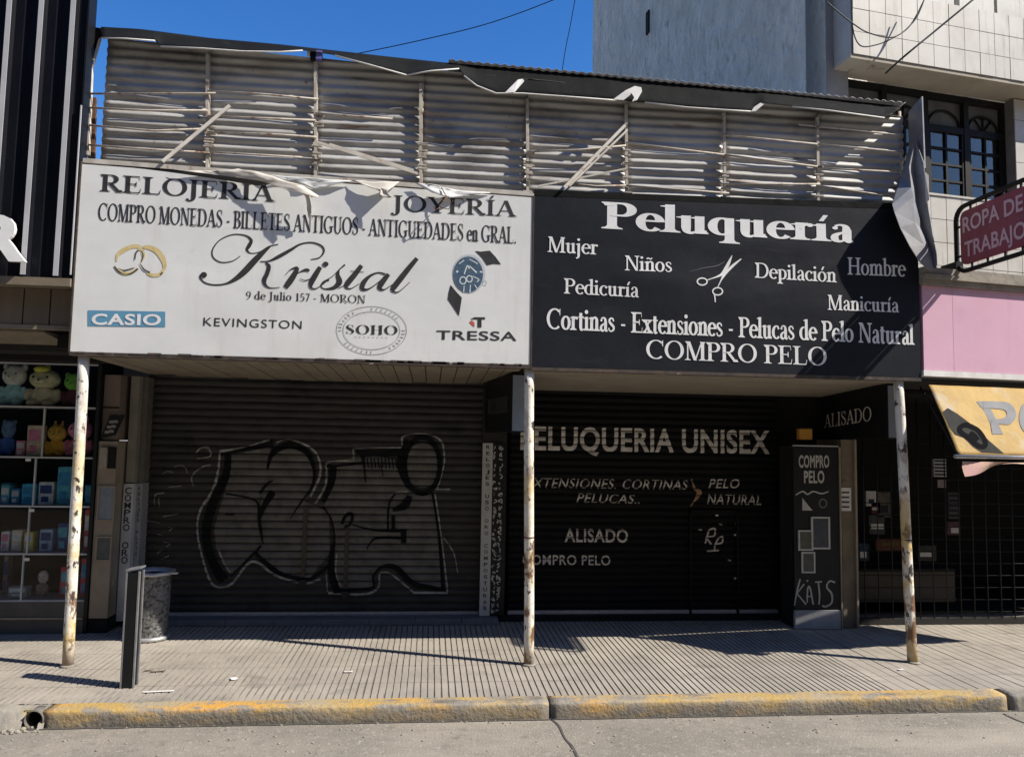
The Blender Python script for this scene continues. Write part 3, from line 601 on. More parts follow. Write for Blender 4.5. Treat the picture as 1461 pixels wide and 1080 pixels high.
# ------------------------------------------------------------------ posts
def post(px0, px1, y0, label):
    p = gz(px0, y0); q = at(px1[0], px1[1], p.y)
    o = thing('canopy_post', label, 'post', (p.x, p.y, 0), 'posts holding up the canopy')
    top = Vector((q.x, .05, 2.262)); n = 14; pts = []; rr = []
    for i in range(n+1):
        f = i/n; pts.append(Vector((p.x, p.y, 0)).lerp(top, f)+Vector((.004*math.sin(f*5+p.x), .003*math.cos(f*4), 0))); rr.append(.0385)
    MB().tube(pts, rr, 20).build('shaft', M_postp, o)
    f = .72 if p.x < 0 else .42; c = Vector((p.x, p.y, 0)).lerp(top, f)
    MB().tube([c-Vector((0, 0, .006)), c+Vector((0, 0, .006))], .0398, 20).build('joint_ring', M_rust, o)
    MB().tube([(p.x, p.y, .001), (p.x, p.y, .012)], [.06, .043], 20).build('base_collar', M_kbare, o)
    return o
post(97, (122, 515), 950, 'rusty white post under the left end of the white sign')
post(754, (757, 527), 948, 'flaking white post where the white and black signs meet')
post(1303, (1294, 545), 945, 'peeling white post under the right end of the black sign')

# ------------------------------------------------------------------ the white sign
ws = thing('shop_sign', 'white jewellery and watch shop sign board with torn vinyl top', 'sign', (-.95, .0, 2.28), 'sign boards on the canopy')
wx0, wx1, wz0 = -2.665, .752, 2.285
tl = at(117, 231); tr_ = at(760, 279)
def topz(x): return tl.z+(tr_.z-tl.z)*(x-tl.x)/(tr_.x-tl.x)
_sx0, _sx1, _sx2 = at(185, 240).x, at(372, 255).x, at(440, 265).x
def sagz(x):
    if x < _sx0 or x > _sx2: return 0
    f = (x-_sx0)/(_sx1-_sx0) if x < _sx1 else (_sx2-x)/(_sx2-_sx1)
    return .07*f**1.4
def surfW(x, z):
    f = (z-wz0)/(topz(x)-.02-wz0); g = (x-wx0)/(wx1-wx0)
    return -.006-.008*mnoise.noise(Vector((x*1.1, z*1.7, 4)))*math.sin(math.pi*min(1, max(0, f)))*math.sin(math.pi*min(1, max(0, g)))
rows = []
for j in range(25):
    r = []
    for i in range(73):
        x = wx0+(wx1-wx0)*i/72; zt = topz(x)-.02-sagz(x); z = wz0+(zt-wz0)*j/24; r.append(Vector((x, surfW(x, z), z)))
    rows.append(r)
MB().slab([(_sx0-.1, .004, topz(_sx0)-.16), (_sx2+.1, .004, topz(_sx2)-.16), (_sx2+.1, .004, topz(_sx2)-.008), (_sx0-.1, .004, topz(_sx0)-.008)], (0, .006, 0)).build('dark_gap', M_dark, ws)
vin = MB().grid(rows, True).build('vinyl_face', M_white, ws)
MB().box(wx0+.003, wx1-.003, .012, .055, wz0+.004, topz(wx0)-.07).build('backing_box', M_back, ws)
mb = MB(); mb.box(wx0-.004, wx1, -.012, .06, wz0-.03, wz0-.002)
for i in range(40):
    x = wx0+random.random()*(wx1-wx0); mb.box(x, x+random.uniform(.02, .12), -.0145, -.0125, wz0-.012, wz0+random.uniform(-.004, .006))
mb.build('bottom_edge', M_edge, ws)
MB().box(wx0-.012, wx0-.002, -.012, .06, wz0-.01, topz(wx0)-.0).build('side_edge', M_edge, ws)
mb = MB().bar((wx0, .03, topz(wx0)+.012), (wx1, .03, topz(wx1)+.012), .035, .06); mb.build('top_rail', M_rail, ws)
def onface(mb, sf):
    for v in mb.v: v.y += sf(v.x, v.z)
    return mb
def pxw(t2, off=.002): return onface(px_draw(t2, 0, off, .0002), surfW)
def ink(t2, p0, p1, yt, m=M_ink, off=.002): return onface(sign_text(t2, p0, p1, yt, 0, off, .0002), surfW).build('lettering', m, vin, norm=False)
ink(serif('RELOJERIA', .17, .055, .02), (143, 273.5), (390.5, 288.5), 249)
ink(serif('JOYERÍA', .155, .05, .02), (560, 301.5), (735.5, 309.8), 279)
ink(serif('COMPRO MONEDAS - BILLETES ANTIGUOS - ANTIGUEDADES en GRAL.', .16, .055, .0), (140, 315), (737, 348.3), 290)
ink(serif('9 de Julio 157 - MORON', .13, .055, .02), (351, 427), (521.5, 433.3), 415.5)
def k1(p, s=1.0): return [(280+a/4.427, 325+b/4.427, c/4.427*s) for a, b, c in p]
t = T2(); K = 0
for p in [[(280, 180, 5), (230, 212, 6), (160, 220, 7), (110, 190, 8), (105, 140, 8), (150, 80, 7), (230, 45, 7), (310, 50, 9), (348, 80, 18), (335, 115, 24), (322, 140, 16), (345, 162, 6), (400, 155, 6), (460, 120, 7), (520, 106, 6)],
          [(470, 118, 10), (420, 160, 30), (370, 210, 40), (310, 275, 40), (250, 325, 28), (190, 355, 12), (120, 363, 9), (60, 350, 9), (28, 320, 9), (30, 300, 12)],
          [(405, 215, 6), (460, 212, 9), (520, 185, 22), (600, 140, 18), (660, 105, 10), (730, 95, 9), (790, 115, 11), (808, 150, 11), (780, 190, 8), (725, 202, 5)],
          [(440, 222, 8), (460, 245, 24), (450, 290, 26), (432, 330, 28), (438, 362, 18), (470, 382, 7), (530, 378, 4)],
          [(565, 300, 4), (600, 265, 7), (638, 258, 22), (620, 300, 34), (590, 345, 38), (565, 380, 30)], [(600, 330, 4), (650, 285, 5), (695, 268, 18), (716, 275, 16)],
          [(785, 250, 26), (752, 305, 34), (728, 350, 32), (728, 380, 14), (760, 385, 6), (820, 345, 4)], [(655, 325, 4), (690, 335, 6), (730, 320, 4)],
          [(940, 235, 12), (900, 270, 6), (860, 310, 5), (815, 335, 5)], [(905, 262, 6), (895, 300, 24), (905, 345, 36), (870, 380, 24), (815, 388, 8), (790, 372, 8), (805, 345, 12), (840, 330, 14)], [(900, 385, 5), (960, 350, 5), (1010, 300, 5)],
          [(1045, 240, 26), (1000, 300, 34), (955, 355, 34), (950, 380, 16), (980, 385, 6), (1030, 355, 4)], [(975, 275, 4), (1060, 282, 4)],
          [(1195, 295, 12), (1150, 285, 8), (1100, 305, 16), (1060, 345, 30), (1050, 385, 26), (1085, 390, 10), (1140, 355, 6), (1200, 300, 6)], [(1215, 295, 26), (1180, 340, 34), (1160, 378, 30), (1185, 393, 8), (1240, 360, 4)],
          [(1395, 195, 26), (1345, 255, 32), (1290, 325, 36), (1248, 380, 34), (1245, 402, 14), (1280, 405, 6), (1350, 345, 4)]]:
    K += 1; t.rib(k1(p), K % 9)
t.disc(280+50/4.427, 325+300/4.427, 4.6, 4.2, 9); t.disc(280+818/4.427, 325+232/4.427, 4.2, 3.6, 9)
pxw(t, .002).build('script_lettering', M_ink, vin, norm=False)
# blue plaque, small brand lettering, oval seal
t = T2(); t.poly([(126.1, 443), (236.3, 445), (236.3, 467), (126.1, 465.5)]); pxw(t, .002).build('blue_plaque', M_blue, vin, norm=False)
ink(sans('CASIO', .03, 0, 1.08), (131, 463.2), (230, 464), 447.5, M_wink, off=.004)
ink(sans('KEVINGSTON', .0, 0, 1.12), (290.5, 465), (430.5, 469.8), 452.5)
ink(sans('TRESSA', .012, 0, 1.05), (622.5, 484.5), (737, 486.5), 471)
t = T2(); t.poly([(671, 455.5), (677, 452.8), (692, 453), (692, 456.2), (677, 456)], 0); t.poly([(681.5, 456), (687, 456), (687, 467.5), (681.5, 467.5)], 1); pxw(t, .002).build('emblem', M_ink, vin, norm=False)
t = T2(); t.poly([(669.5, 460), (673, 457), (677, 461), (677, 467), (673, 464)], 0); pxw(t, .002).build('emblem', M_red, vin, norm=False)
t = T2(); t.ell(530.4, 471.8, 50, 34.4, .9); t.ell(530.4, 471.8, 40.5, 27, .9, k=1)
for a in range(0, 360, 9):
    if a % 90 < 63:
        c, s = math.cos(rad(a)), math.sin(rad(a)); t.rib([(530.4+43*c, 471.8+29*s, 1.4), (530.4+47.5*c+random.uniform(-1, 1), 471.8+32.5*s, 1.4)], 2)
pxw(t, .002).build('oval_seal', M_thin, vin, norm=False)
ink(serif('SOHO', .2, .03, .1), (493, 476.5), (567, 478), 463.5)
ink(sans('BRAND STUDIO'.replace('BRAND STUDIO', '- - - - - - - -'), .02), (506, 482), (553, 483), 478, M_thin)
# printed rings
def k2(p): return [(150+a/14.61, 335+b/14.61, c/14.61) for a, b, c in p]
t = T2()
for i, p in enumerate([[(245, 560, 40), (260, 450, 60), (330, 370, 90), (450, 300, 90), (580, 250, 80), (700, 250, 75), (780, 290, 50)], [(800, 270, 60), (920, 270, 90), (1080, 340, 110), (1180, 460, 115), (1240, 590, 90), (1250, 700, 70)], [(1250, 700, 60), (1150, 830, 70), (1000, 850, 70), (880, 810, 40)], [(210, 660, 20), (320, 780, 60), (460, 820, 60), (600, 770, 50), (690, 700, 30)], [(690, 310, 30), (790, 340, 40), (820, 450, 40), (780, 560, 30)]]): t.rib(k2(p), i)
pxw(t, .002).build('ring_picture', M_gold, vin, norm=False)
t = T2()
for i, p in enumerate([[(200, 660, 22), (290, 770, 34), (420, 830, 12), (560, 810, 30), (695, 715, 36)], [(290, 705, 10), (400, 750, 24), (620, 695, 16)], [(690, 340, 36), (650, 400, 26), (630, 530, 20)], [(735, 600, 14), (820, 730, 32), (945, 795, 30)], [(1160, 840, 30), (1210, 795, 36)], [(770, 350, 14), (805, 450, 18), (770, 560, 10)]]): t.rib(k2(p), 6+i)
pxw(t, .002).build('ring_picture', mat('ring_shadow_print', (.07, .06, .04), None, 5, .6), vin, norm=False)
# printed wrist watch
def k3(p): return [(600+a/6.75, 340+b/6.75)+((c[0]/6.75,) if c else ()) for a, b, *c in p]
t = T2(); t.poly(k3([(525, 125), (580, 132), (665, 122), (720, 180), (775, 255), (700, 250), (640, 264), (590, 190)])); t.poly(k3([(290, 452), (345, 520), (398, 575), (385, 660), (370, 752), (310, 660), (262, 590), (272, 520)]), 1)
pxw(t, .002).build('watch_picture', M_ink, vin, norm=False)
t = T2(); t.disc(600+465/6.75, 340+345/6.75, 23.5, 28); pxw(t, .0015).build('watch_picture', mat('steel_print', (.5, .53, .56), None, 5, .5), vin, norm=False)
t = T2(); t.disc(600+458/6.75, 340+352/6.75, 21.2, 25.6); pxw(t, .003).build('watch_picture', M_navy, vin, norm=False)
t = T2()
for i, p in enumerate([[(420, 350, 10), (450, 270, 12), (470, 300, 12)], [(470, 270, 10), (540, 335, 16)], [(370, 250, 8), (420, 215, 10)], [(470, 205, 8), (550, 250, 10)], [(420, 460, 8), (415, 520, 10)], [(480, 450, 8), (475, 525, 10)], [(520, 450, 8), (545, 490, 10)], [(345, 320, 20), (360, 330, 20)], [(570, 325, 14), (595, 330, 14)], [(500, 370, 8), (560, 400, 10), (540, 425, 8)]]): t.rib(k3(p), 1)
t.ell(600+408/6.75, 340+410/6.75, 4.4, 5, 1.6, k=2); t.ell(600+470/6.75, 340+395/6.75, 4, 4.5, 1.6, k=3); t.ell(600+628/6.75, 340+422/6.75, 2.8, 3.6, 1.0, k=3)
pxw(t, .004).build('watch_picture', mat('dial_print', (.6, .65, .68), None, 5, .5), vin, norm=False)
# torn vinyl
def flap(pts, parent, m=M_back, name='torn_flap'):
    mb = MB(); P = [at(x, y, 0)+Vector((0, 0, 0)) for x, y, d in pts]; P = [at(x, y, -d) for x, y, d in pts]
    c = sum(P, Vector())/len(P); n = len(P); mb.add(P+[c], [(i, (i+1) % n, n) for i in range(n)]); o = mb.build(name, m, parent)
    bm = bmesh.new(); bm.from_mesh(o.data); bmesh.ops.subdivide_edges(bm, edges=bm.edges[:], cuts=3, use_grid_fill=True, smooth=.3)
    for v in bm.verts: q = v.co+BASE[o.name]; v.co.y += .022*mnoise.noise(q*9)+.008*mnoise.noise(q*26); v.co.x += .004*mnoise.noise(q*40); v.co.z += .006*mnoise.noise(q*31)
    bm.to_mesh(o.data); bm.free()
    for p in o.data.polygons: p.use_smooth = True
    md = o.modifiers.new('solid', 'SOLIDIFY'); md.thickness = .003
    return o
flap([(247, 243, .02), (300, 244, .03), (340, 241, .05), (375, 247, .07), (405, 257, .08), (432, 265, .09), (455, 279, .12), (453, 283, .12), (438, 278, .1), (415, 272, .08), (392, 266, .06), (365, 256, .04), (330, 250, .02), (290, 247, .015)], ws)
flap([(430, 268, .09), (440, 276, .1), (444, 290, .09), (445, 303, .07), (441, 313, .05), (438, 300, .06), (437, 284, .08)], ws)
flap([(376, 250, .03), (440, 254, .03), (502, 258, .03), (478, 264, .03), (450, 270, .03), (425, 262, .03)], ws, M_white)
flap([(501, 257, .03), (535, 259, .05), (570, 259, .03), (558, 268, .07), (552, 275, .08), (560, 283, .08), (541, 282, .08), (545, 275, .07), (527, 267, .06)], ws)
flap([(590, 260, .03), (622, 265, .04), (660, 272, .02), (700, 275, .02), (670, 279, .03), (640, 282, .05), (618, 276, .05), (603, 268, .04)], ws, M_white)
mb = MB().tube([at(640, 280, -.06), at(632, 287, -.09), at(628, 296, -.09), at(640, 299, -.08), at(646, 286, -.07), at(636, 279, -.06), at(630, 268, -.05)], .004, 6)
mb.tube([at(628, 296, -.09), at(622, 300, -.09), at(619, 295, -.09)], .004, 6); mb.build('loose_wire', M_rust, ws)

# ------------------------------------------------------------------ the black sign
bs = thing('shop_sign', 'black hairdresser sign board with white serif lettering and scissors', 'sign', (2.4, 0, 2.25), 'sign boards on the canopy')
bx0, bx1, bz0 = .768, 4.005, 2.268
bt0 = at(762, 280); bt1 = at(1306, 300)
def topz2(x): return bt0.z+(bt1.z-bt0.z)*(x-bt0.x)/(bt1.x-bt0.x)
def surfB(x, z):
    f = min(1, max(0, (z-bz0)/(topz2(x)-.004-bz0))); g = min(1, max(0, (x-bx0)/(bx1-bx0)))
    wr = .010*mnoise.noise(Vector((x*1.0+z*1.2, z*3.2-x*.7, 2)))+.0022*mnoise.noise(Vector((x*3+z*2, z*8-x*1.5, 5)))
    return -.008-wr*min(1, 6*f*(1-f))*min(1, 5*g*(1-g))
rows = []
for j in range(41):
    r = []
    for i in range(121):
        x = bx0+(bx1-bx0)*i/120; zt = topz2(x)-.004; z = bz0+(zt-bz0)*j/40; r.append(Vector((x, surfB(x, z), z)))
    rows.append(r)
bvin = MB().grid(rows, True).build('vinyl_face', M_black, bs)
MB().box(bx0+.003, bx1-.003, .012, .055, bz0+.004, topz2(bx1)-.04).build('backing_box', M_blackm, bs)
mb = MB(); mb.box(bx0, bx1, -.012, .06, bz0-.028, bz0-.002); mb.box(bx0-.012, bx0-.002, -.012, .05, bz0-.02, topz2(bx0)); mb.build('bottom_edge', M_edge, bs)
MB().bar((bx0, .02, topz2(bx0)+.025), (bx1, .02, topz2(bx1)+.025), .05, .05).build('top_rail', M_tarp, bs)
def wink(t2, p0, p1, yt): return onface(sign_text(t2, p0, p1, yt, 0, .0022, .0002), surfB).build('lettering', M_wink, bvin, norm=False)
wink(serif('Peluquería', .2, .065, .03), (860, 326.5), (1216, 347), 288.5)
wink(serif('Mujer', .14, .06), (780.7, 360), (852.8, 363.8), 338)
wink(serif('Niños', .14, .06), (890.3, 386.3), (958.6, 388.8), 365)
wink(serif('Pedicuría', .14, .06), (804, 419), (910.7, 424.8), 397.5)
wink(serif('Depilación', .14, .06), (1076.6, 396.5), (1192.6, 403.5), 375)
wink(serif('Hombre', .14, .06), (1208, 392.2), (1291, 395.2), 367.8)
wink(serif('Manicuría', .14, .06), (1179.4, 442.4), (1281.4, 446.2), 421)
wink(serif('Cortinas - Extensiones - Pelucas de Pelo Natural', .17, .07), (779.4, 469.5), (1303, 492.2), 440)
wink(serif('COMPRO PELO', .15, .05, .01), (921, 511.5), (1179, 522), 484.8)
def k4(p): return [(980+a/13.5, 355+b/13.5, c/13.5) for a, b, c in p]
t = T2()
for i, p in enumerate([[(862, 135, 14), (790, 300, 60), (715, 430, 60), (660, 500, 50), (570, 545, 30), (470, 580, 18), (380, 610, 18)], [(1040, 200, 20), (880, 330, 50), (760, 450, 50), (690, 540, 44), (650, 610, 24), (610, 690, 18), (585, 745, 16)], [(490, 850, 20), (515, 890, 26), (530, 960, 24), (533, 1035, 20)]]): t.rib(k4(p), i)
t.ell(980+283/13.5, 355+640/13.5, 7.0, 5.0, 1.8, k=4); t.ell(980+580/13.5, 355+828/13.5, 7.0, 5.2, 1.8, k=5)
onface(px_draw(t, 0, .002, .0002), surfB).build('scissors_picture', M_wink, bvin, norm=False)
t = T2(); t.rib(k4([(40, 450, 4), (300, 380, 12), (560, 335, 16), (720, 255, 10)])); onface(px_draw(t, 0, .002, .0002), surfB).build('scratch', mat('scratch', (.12, .12, .13), None, 5, .6), bvin, norm=False)

# ------------------------------------------------------------------ box signs under the canopy
def box_sign(f0, f1, b0, b1, z0, z1, label, txt, P):
    c = (Vector(f0)+Vector(f1))/2
    o = thing('box_sign', label, 'sign', (c.x, c.y, z0), 'box signs hung under the canopy')
    q = [Vector(f0+(z0,)), Vector(f1+(z0,)), Vector(b1+(z0,)), Vector(b0+(z0,))]; up = Vector((0, 0, z1-z0))
    bd = MB().hexa(q+[p+up for p in q]).build('cabinet', M_blackm, o, bevel=.004)
    n = (Vector(f1)-Vector(f0)).normalized(); fd = Vector((-(Vector(f1)-Vector(f0)).y, 0)) 
    a, b = Vector(f0+(0,)), Vector(f1+(0,)); ny = Vector((0, -1, 0)); e = (b-a)*.06
    MB().hexa([a+e+ny*.006+Vector((0, 0, z0+.01)), b-e+ny*.006+Vector((0, 0, z0+.01)), b-e+ny*.001+Vector((0, 0, z0+.01)), a+e+ny*.001+Vector((0, 0, z0+.01)), a+e+ny*.006+Vector((0, 0, z1-.015)), b-e+ny*.006+Vector((0, 0, z1-.015)), b-e+ny*.001+Vector((0, 0, z1-.015)), a+e+ny*.001+Vector((0, 0, z1-.015))]).build('front_face', mat('bluish_metal', (.3, .34, .4), (.24, .28, .33), 6, .35, metal=.3), o)
    return o, bd
o, bd = box_sign((.645, .3), (.765, .3), (.50, 1.30), (.62, 1.32), 1.76, 2.24, 'dark box sign beside the middle post under the canopy', '', 0)
sd_ = Vector((.50-.645, 1.0, 0)); nrm = Vector((-1, -.145, 0)).normalized()
lay(serif('RELOJERIA', .16, .06), Vector((.645, .3, 1.93))+sd_*.86, Vector((.645, .3, 1.93))+sd_*.12, (0, 0, .13), nrm, .005).build('lettering', mat('faded_lettering', (.07, .07, .07), None, 5, .7), bd, norm=False)
o, bd = box_sign((3.885, .28), (4.0, .28), (3.885, 1.40), (4.0, 1.40), 1.765, 2.235, 'black box sign reading ALISADO beside the right post', '', 0)
lay(serif('ALISADO', .13, .05, .02), ax(1177, 610.5, 3.885), ax(1244.5, 600, 3.885), (0, 0, ax(1177, 592, 3.885).z-ax(1177, 610.5, 3.885).z), (-1, 0, 0), .005).build('lettering', mat('dim_white_lettering', (.5, .48, .44), None, 5, .7), bd, norm=False)

# ------------------------------------------------------------------ hoarding of corrugated sheets and poles above the signs
YS = .145
hd = thing('corrugated_hoarding', 'weathered corrugated sheet hoarding on rusty poles above the signs', 'hoarding', (.6, YS, 3.6))
xa, xb = at(146, 150, YS).x, at(1287, 230, YS).x
zb = 3.62
_zl, _zr = at(146, 54, YS).z, at(1287, 167, YS).z
def ztop(x): return _zl+(_zr-_zl)*(x-xa)/(xb-xa)
CP = .072; seams = [at(q, 180, YS).x for q in (146, 296, 450, 602, 752, 893, 1033, 1166, 1287)]
for a, b in zip(seams[:-1], seams[1:]):
    rows = []; nz = int(1.35/CP*8); sx = random.uniform(-.012, .012); dz = random.uniform(-.02, .02); tilt = random.uniform(-.012, .012); nxx = 14
    for j in range(nz+1):
        z = zb+1.35*j/nz; r = []
        for i in range(nxx+1):
            f = i/nxx; x = a+(b-a+.01)*f
            y = YS+sx-.0078*math.cos(2*math.pi*(z+dz+tilt*f)/CP)+.007*mnoise.noise(Vector((x*2.0, z*2, 1)))+.0035*mnoise.noise(Vector((x*9, z*9, 3)))
            r.append(Vector((x, y, min(z, ztop(x)))))
        rows.append(r)
    MB().grid(rows, True).build('corrugated_sheet', M_sheet, hd, solid=.0015)
# dark end bay at the right
MB().box(at(1240, 200, .3).x, 3.98, .36, .38, 3.6, 4.7).build('end_panel', M_dark, hd)
YP = .10
for q in ((296, 78, 232), (450, 75, 246), (600, 120, 258), (752, 142, 272), (893, 150, 280), (1033, 160, 286), (1166, 168, 290)):
    p = at(q[0], q[1], YP); r = at(q[0]+1, q[2], YP); r.z = min(r.z, topz(r.x)+.0 if r.x < .75 else topz2(r.x))-.0
    mb = MB(); mb.bar(p, r, .022, .022)
    mb.bar(p+Vector((.012, .012, 0)), r+Vector((.012, .012, 0)), .008, .02)
    for k in range(9): z = r.z+(p.z-r.z)*random.uniform(0, .55); mb.box(r.x-.02-random.random()*.02, r.x+.03+random.random()*.02, YP-.014, YP+.012, z, z+.012)
    mb.build('pole', M_pole, hd)
def hrod(pts, rr=.008, m=M_pole): MB().tube([at(*p) for p in pts], rr, 6).build('rail', m, hd)
Q = YP-.022
for pts in ([(128, 134, Q), (296, 134, Q), (308, 133, Q)], [(127, 154, Q), (210, 158, Q), (296, 158, Q)], [(127, 179, Q), (220, 187, Q), (296, 184, Q)], [(126, 207, Q), (220, 214, Q), (300, 218, Q)],
            [(296, 130, Q), (380, 135, Q), (454, 142, Q)], [(296, 166, Q), (450, 172, Q)], [(296, 189, Q), (390, 192, Q), (452, 196, Q)], [(280, 216, Q), (450, 226, Q)], [(450, 162, Q), (560, 170, Q)],
            [(752, 217, Q), (830, 214, Q), (893, 208, Q)], [(752, 256, Q), (850, 266, Q), (893, 265, Q)], [(893, 204, Q), (1033, 221, Q)], [(893, 265, Q), (1040, 276, Q)], [(1033, 193, Q), (1166, 206, Q)], [(1033, 221, Q), (1166, 238, Q)], [(1033, 263, Q), (1170, 263, Q)],
            [(1140, 178, Q), (1287, 193, Q)], [(1166, 206, Q), (1287, 217, Q)], [(1166, 240, Q), (1287, 246, Q)], [(1166, 265, Q), (1287, 283, Q)], [(1033, 164, Q), (1030, 162, Q)]): hrod(pts)
for a, b, y0, wd in (((232, 231), (328, 151), -.02, .026), ((805, 268), (892, 179), -.03, .024), ((812, 266), (895, 186), -.0, .016), ((768, 266), (893, 241), .05, .014), ((452, 203), (596, 248), .03, .02), ((470, 206), (590, 243), .06, .016)):
    MB().bar(at(*a, y0), at(*b, YP-.03), wd, .012).build('brace', M_rail, hd)
# left end frame
mb = MB(); mb.bar(at(143, 56, .1), at(131, 98, .1), .014, .02); mb.bar(at(131, 98, .1), at(126, 222, .1), .016, .03); mb.build('end_frame', M_rail, hd)
MB().bar(at(133, 140, .16), at(131, 226, .16), .05, .02).build('rusty_plate', M_rust, hd)
MB().bar(at(118, 150, .14), at(115, 232, .14), .02, .02).build('rusty_plate', M_rust, hd)
# roof sheet with a wavy front edge
mb = MB(); rows = [[], []]; xr0, xr1 = at(640, 92, .2).x, at(1288, 150, .2).x; n = 260
p0, p1 = at(640, 90, .18), at(1290, 151, .18)
for i in range(n+1):
    f = i/n; x = p0.x+(p1.x-p0.x)*f; z = p0.z+(p1.z-p0.z)*f+.008*math.sin(2*math.pi*(x)/.072)
    rows[0].append(Vector((x, .16, z+.018))); rows[1].append(Vector((x, 1.8, z-.12)))
mb.grid(rows, True); mb.build('roof_sheet', mat('roof_zinc', (.42, .42, .43), (.3, .3, .31), 4, .45, metal=.3), hd, solid=.002)

# ------------------------------------------------------------------ torn black tarpaulin along the top
tp = thing('torn_tarpaulin', 'torn black tarpaulin hanging from the top of the hoarding', 'tarpaulin', (.6, .1, 4.6))
top = [(128, 38), (200, 42), (300, 55), (400, 64), (480, 73), (560, 82), (655, 92), (700, 95), (750, 99), (840, 106), (960, 118), (1100, 131), (1200, 143), (1284, 152)]
low = [(144, 54, 0.040), (180, 55, 0.033), (221, 58, 0.026), (229, 66, 0.023), (290, 69, 0.016), (345, 73, 0.012), (400, 74, 0.016), (432, 72, 0.019), (478, 79, 0.047), (530, 93, 0.033), (580, 107, 0.019), (615, 101, 0.033), (655, 98, 0.047), (662, 108, 0.012), (680, 122, 0.005), (708, 133, -0.002), (745, 133, 0.019), (800, 137, 0.026), (880, 143, 0.019), (920, 146, 0.033), (980, 153, 0.030), (1040, 157, 0.023), (1075, 159, 0.019), (1090, 147, 0.033), (1130, 152, 0.033), (1180, 157, 0.026), (1262, 168, 0.012), (1287, 154, 0.075)]
def itp(a, x):
    for p, q in zip(a[:-1], a[1:]):
        if x <= q[0]:
            f = max(0, (x-p[0])/(q[0]-p[0])); return tuple(p[i]+(q[i]-p[i])*f for i in range(1, len(p)))
    return a[-1][1:]
rows = []; N = 150
xsx = sorted(set([144+(1284-144)*i/N for i in range(N+1)]+[q[0] for q in low[:-1]]))
for k in range(6):
    f = k/5; r = []
    for x in xsx:
        yt = itp(top, x)[0]; yl, dl = itp(low, x); y = yt+(yl-yt)*f
        d = .2+(dl-.2)*f**1.15+.02*mnoise.noise(Vector((x*.012, f*2, 3)))*math.sin(math.pi*f)+.012*mnoise.noise(Vector((x*.05+f*2, f*3, 8)))*math.sin(math.pi*f)
        r.append(at(x, y, d))
    rows.append(r)
MB().grid(rows, True).build('sheet', M_tarp, tp, solid=.003)
mb = MB()
for seg in (low[0:3], low[3:8], low[8:11], low[10:13], low[13:19], low[19:23], low[24:27]): mb.tube([at(x, y+.6, d-.008) for x, y, d in seg], .006, 6)
mb.build('painted_sunlit_hem', M_strap, tp)  # pale tube paints the sunlit folded lower edge of the black sheet
for P in ([(720, 133, -0.030), (734, 132, -0.035), (748, 116, 0.010), (746, 113, 0.020), (739, 114, 0.010)], [(875, 142, -0.032), (890, 143, -0.036), (899, 136, -0.032), (901, 133, -0.028), (905, 139, -0.032), (902, 145, -0.036), (909, 143, -0.032), (916, 131, -0.020), (915, 125, -0.016), (906, 123, -0.016), (893, 129, -0.024)], [(1072, 159, 0.001), (1078, 159, 0.000), (1090, 149, 0.005), (1085, 147, 0.006), (1076, 153, 0.004)]):
    mb = MB().slab([at(*p) for p in P], (0, .008, 0)); mb.build('folded_strap', M_strap, tp)
P = [at(128, 38, .14), at(145, 41, .12), at(144, 56, .12), at(131, 96, .14), at(123, 112, .16), at(122, 60, .16)]
MB().slab(P, (0, .01, 0)).build('hanging_corner', M_tarp, tp)
mb = MB(); c = at(452, 80, .06); mb.box(c.x-.05, c.x-.01, .05, .1, c.z-.035, c.z+.03); mb.build('clamp', M_blackm, tp)
mb = MB(); mb.box(c.x-.005, c.x+.04, .045, .1, c.z-.03, c.z+.04); mb.build('clamp', mat('purple_plastic', (.13, .12, .35), None, 5, .5), tp)
MB().box(c.x-.075, c.x-.055, .05, .08, c.z-.0, c.z+.03).build('clamp', M_strap, tp)

# ------------------------------------------------------------------ bent end panel
bp = thing('bent_metal_panel', 'crumpled grey sheet metal panel hanging off the right end of the hoarding', 'metal panel', (3.95, 0, 3.1))
MB().grid([[at(1297, 160, .17), at(1316, 138, -.02)], [at(1297, 190, .17), at(1318, 190, -.02)], [at(1299, 226, .15), at(1320, 240, -.03)]]).build('flat_sheet', M_grey, bp, solid=.012)
R_ = [[(1297, 213, .14), (1302, 205, .06), (1306, 200, .02), (1318, 232, -.05)],
      [(1286, 252, .05), (1297, 238, -.02), (1304, 232, .03), (1320, 262, -.06)],
      [(1273, 292, -.12), (1300, 268, -.1), (1307, 270, .02), (1325, 300, -.08)],
      [(1276, 303, -.16), (1303, 280, -.14), (1310, 305, .0), (1329, 322, -.1)],
      [(1284, 325, -.16), (1305, 318, -.14), (1316, 328, -.02), (1332, 342, -.11)],
      [(1298, 352, -.16), (1318, 350, -.13), (1325, 348, -.05), (1336, 362, -.12)],
      [(1312, 374, -.15), (1327, 376, -.13), (1331, 372, -.08), (1337, 376, -.12)],
      [(1325, 386, -.14), (1330, 386, -.13), (1333, 384, -.1), (1336, 382, -.12)]]
o = MB().grid([[at(*p) for p in r] for r in R_]).build('curled_sheet', M_grey, bp, solid=.006)
MB().tube([at(1283, 160, .2), at(1287, 290, .12)], .014, 8).build('end_pole', M_pole, bp)
mb = MB(); P = [at(1319, 245, -.06), at(1325, 250, -.07), at(1326, 285, -.09), at(1322, 290, -.08)]; mb.slab(P, (0, .006, 0)); mb.build('torn_edge', M_strap, bp)

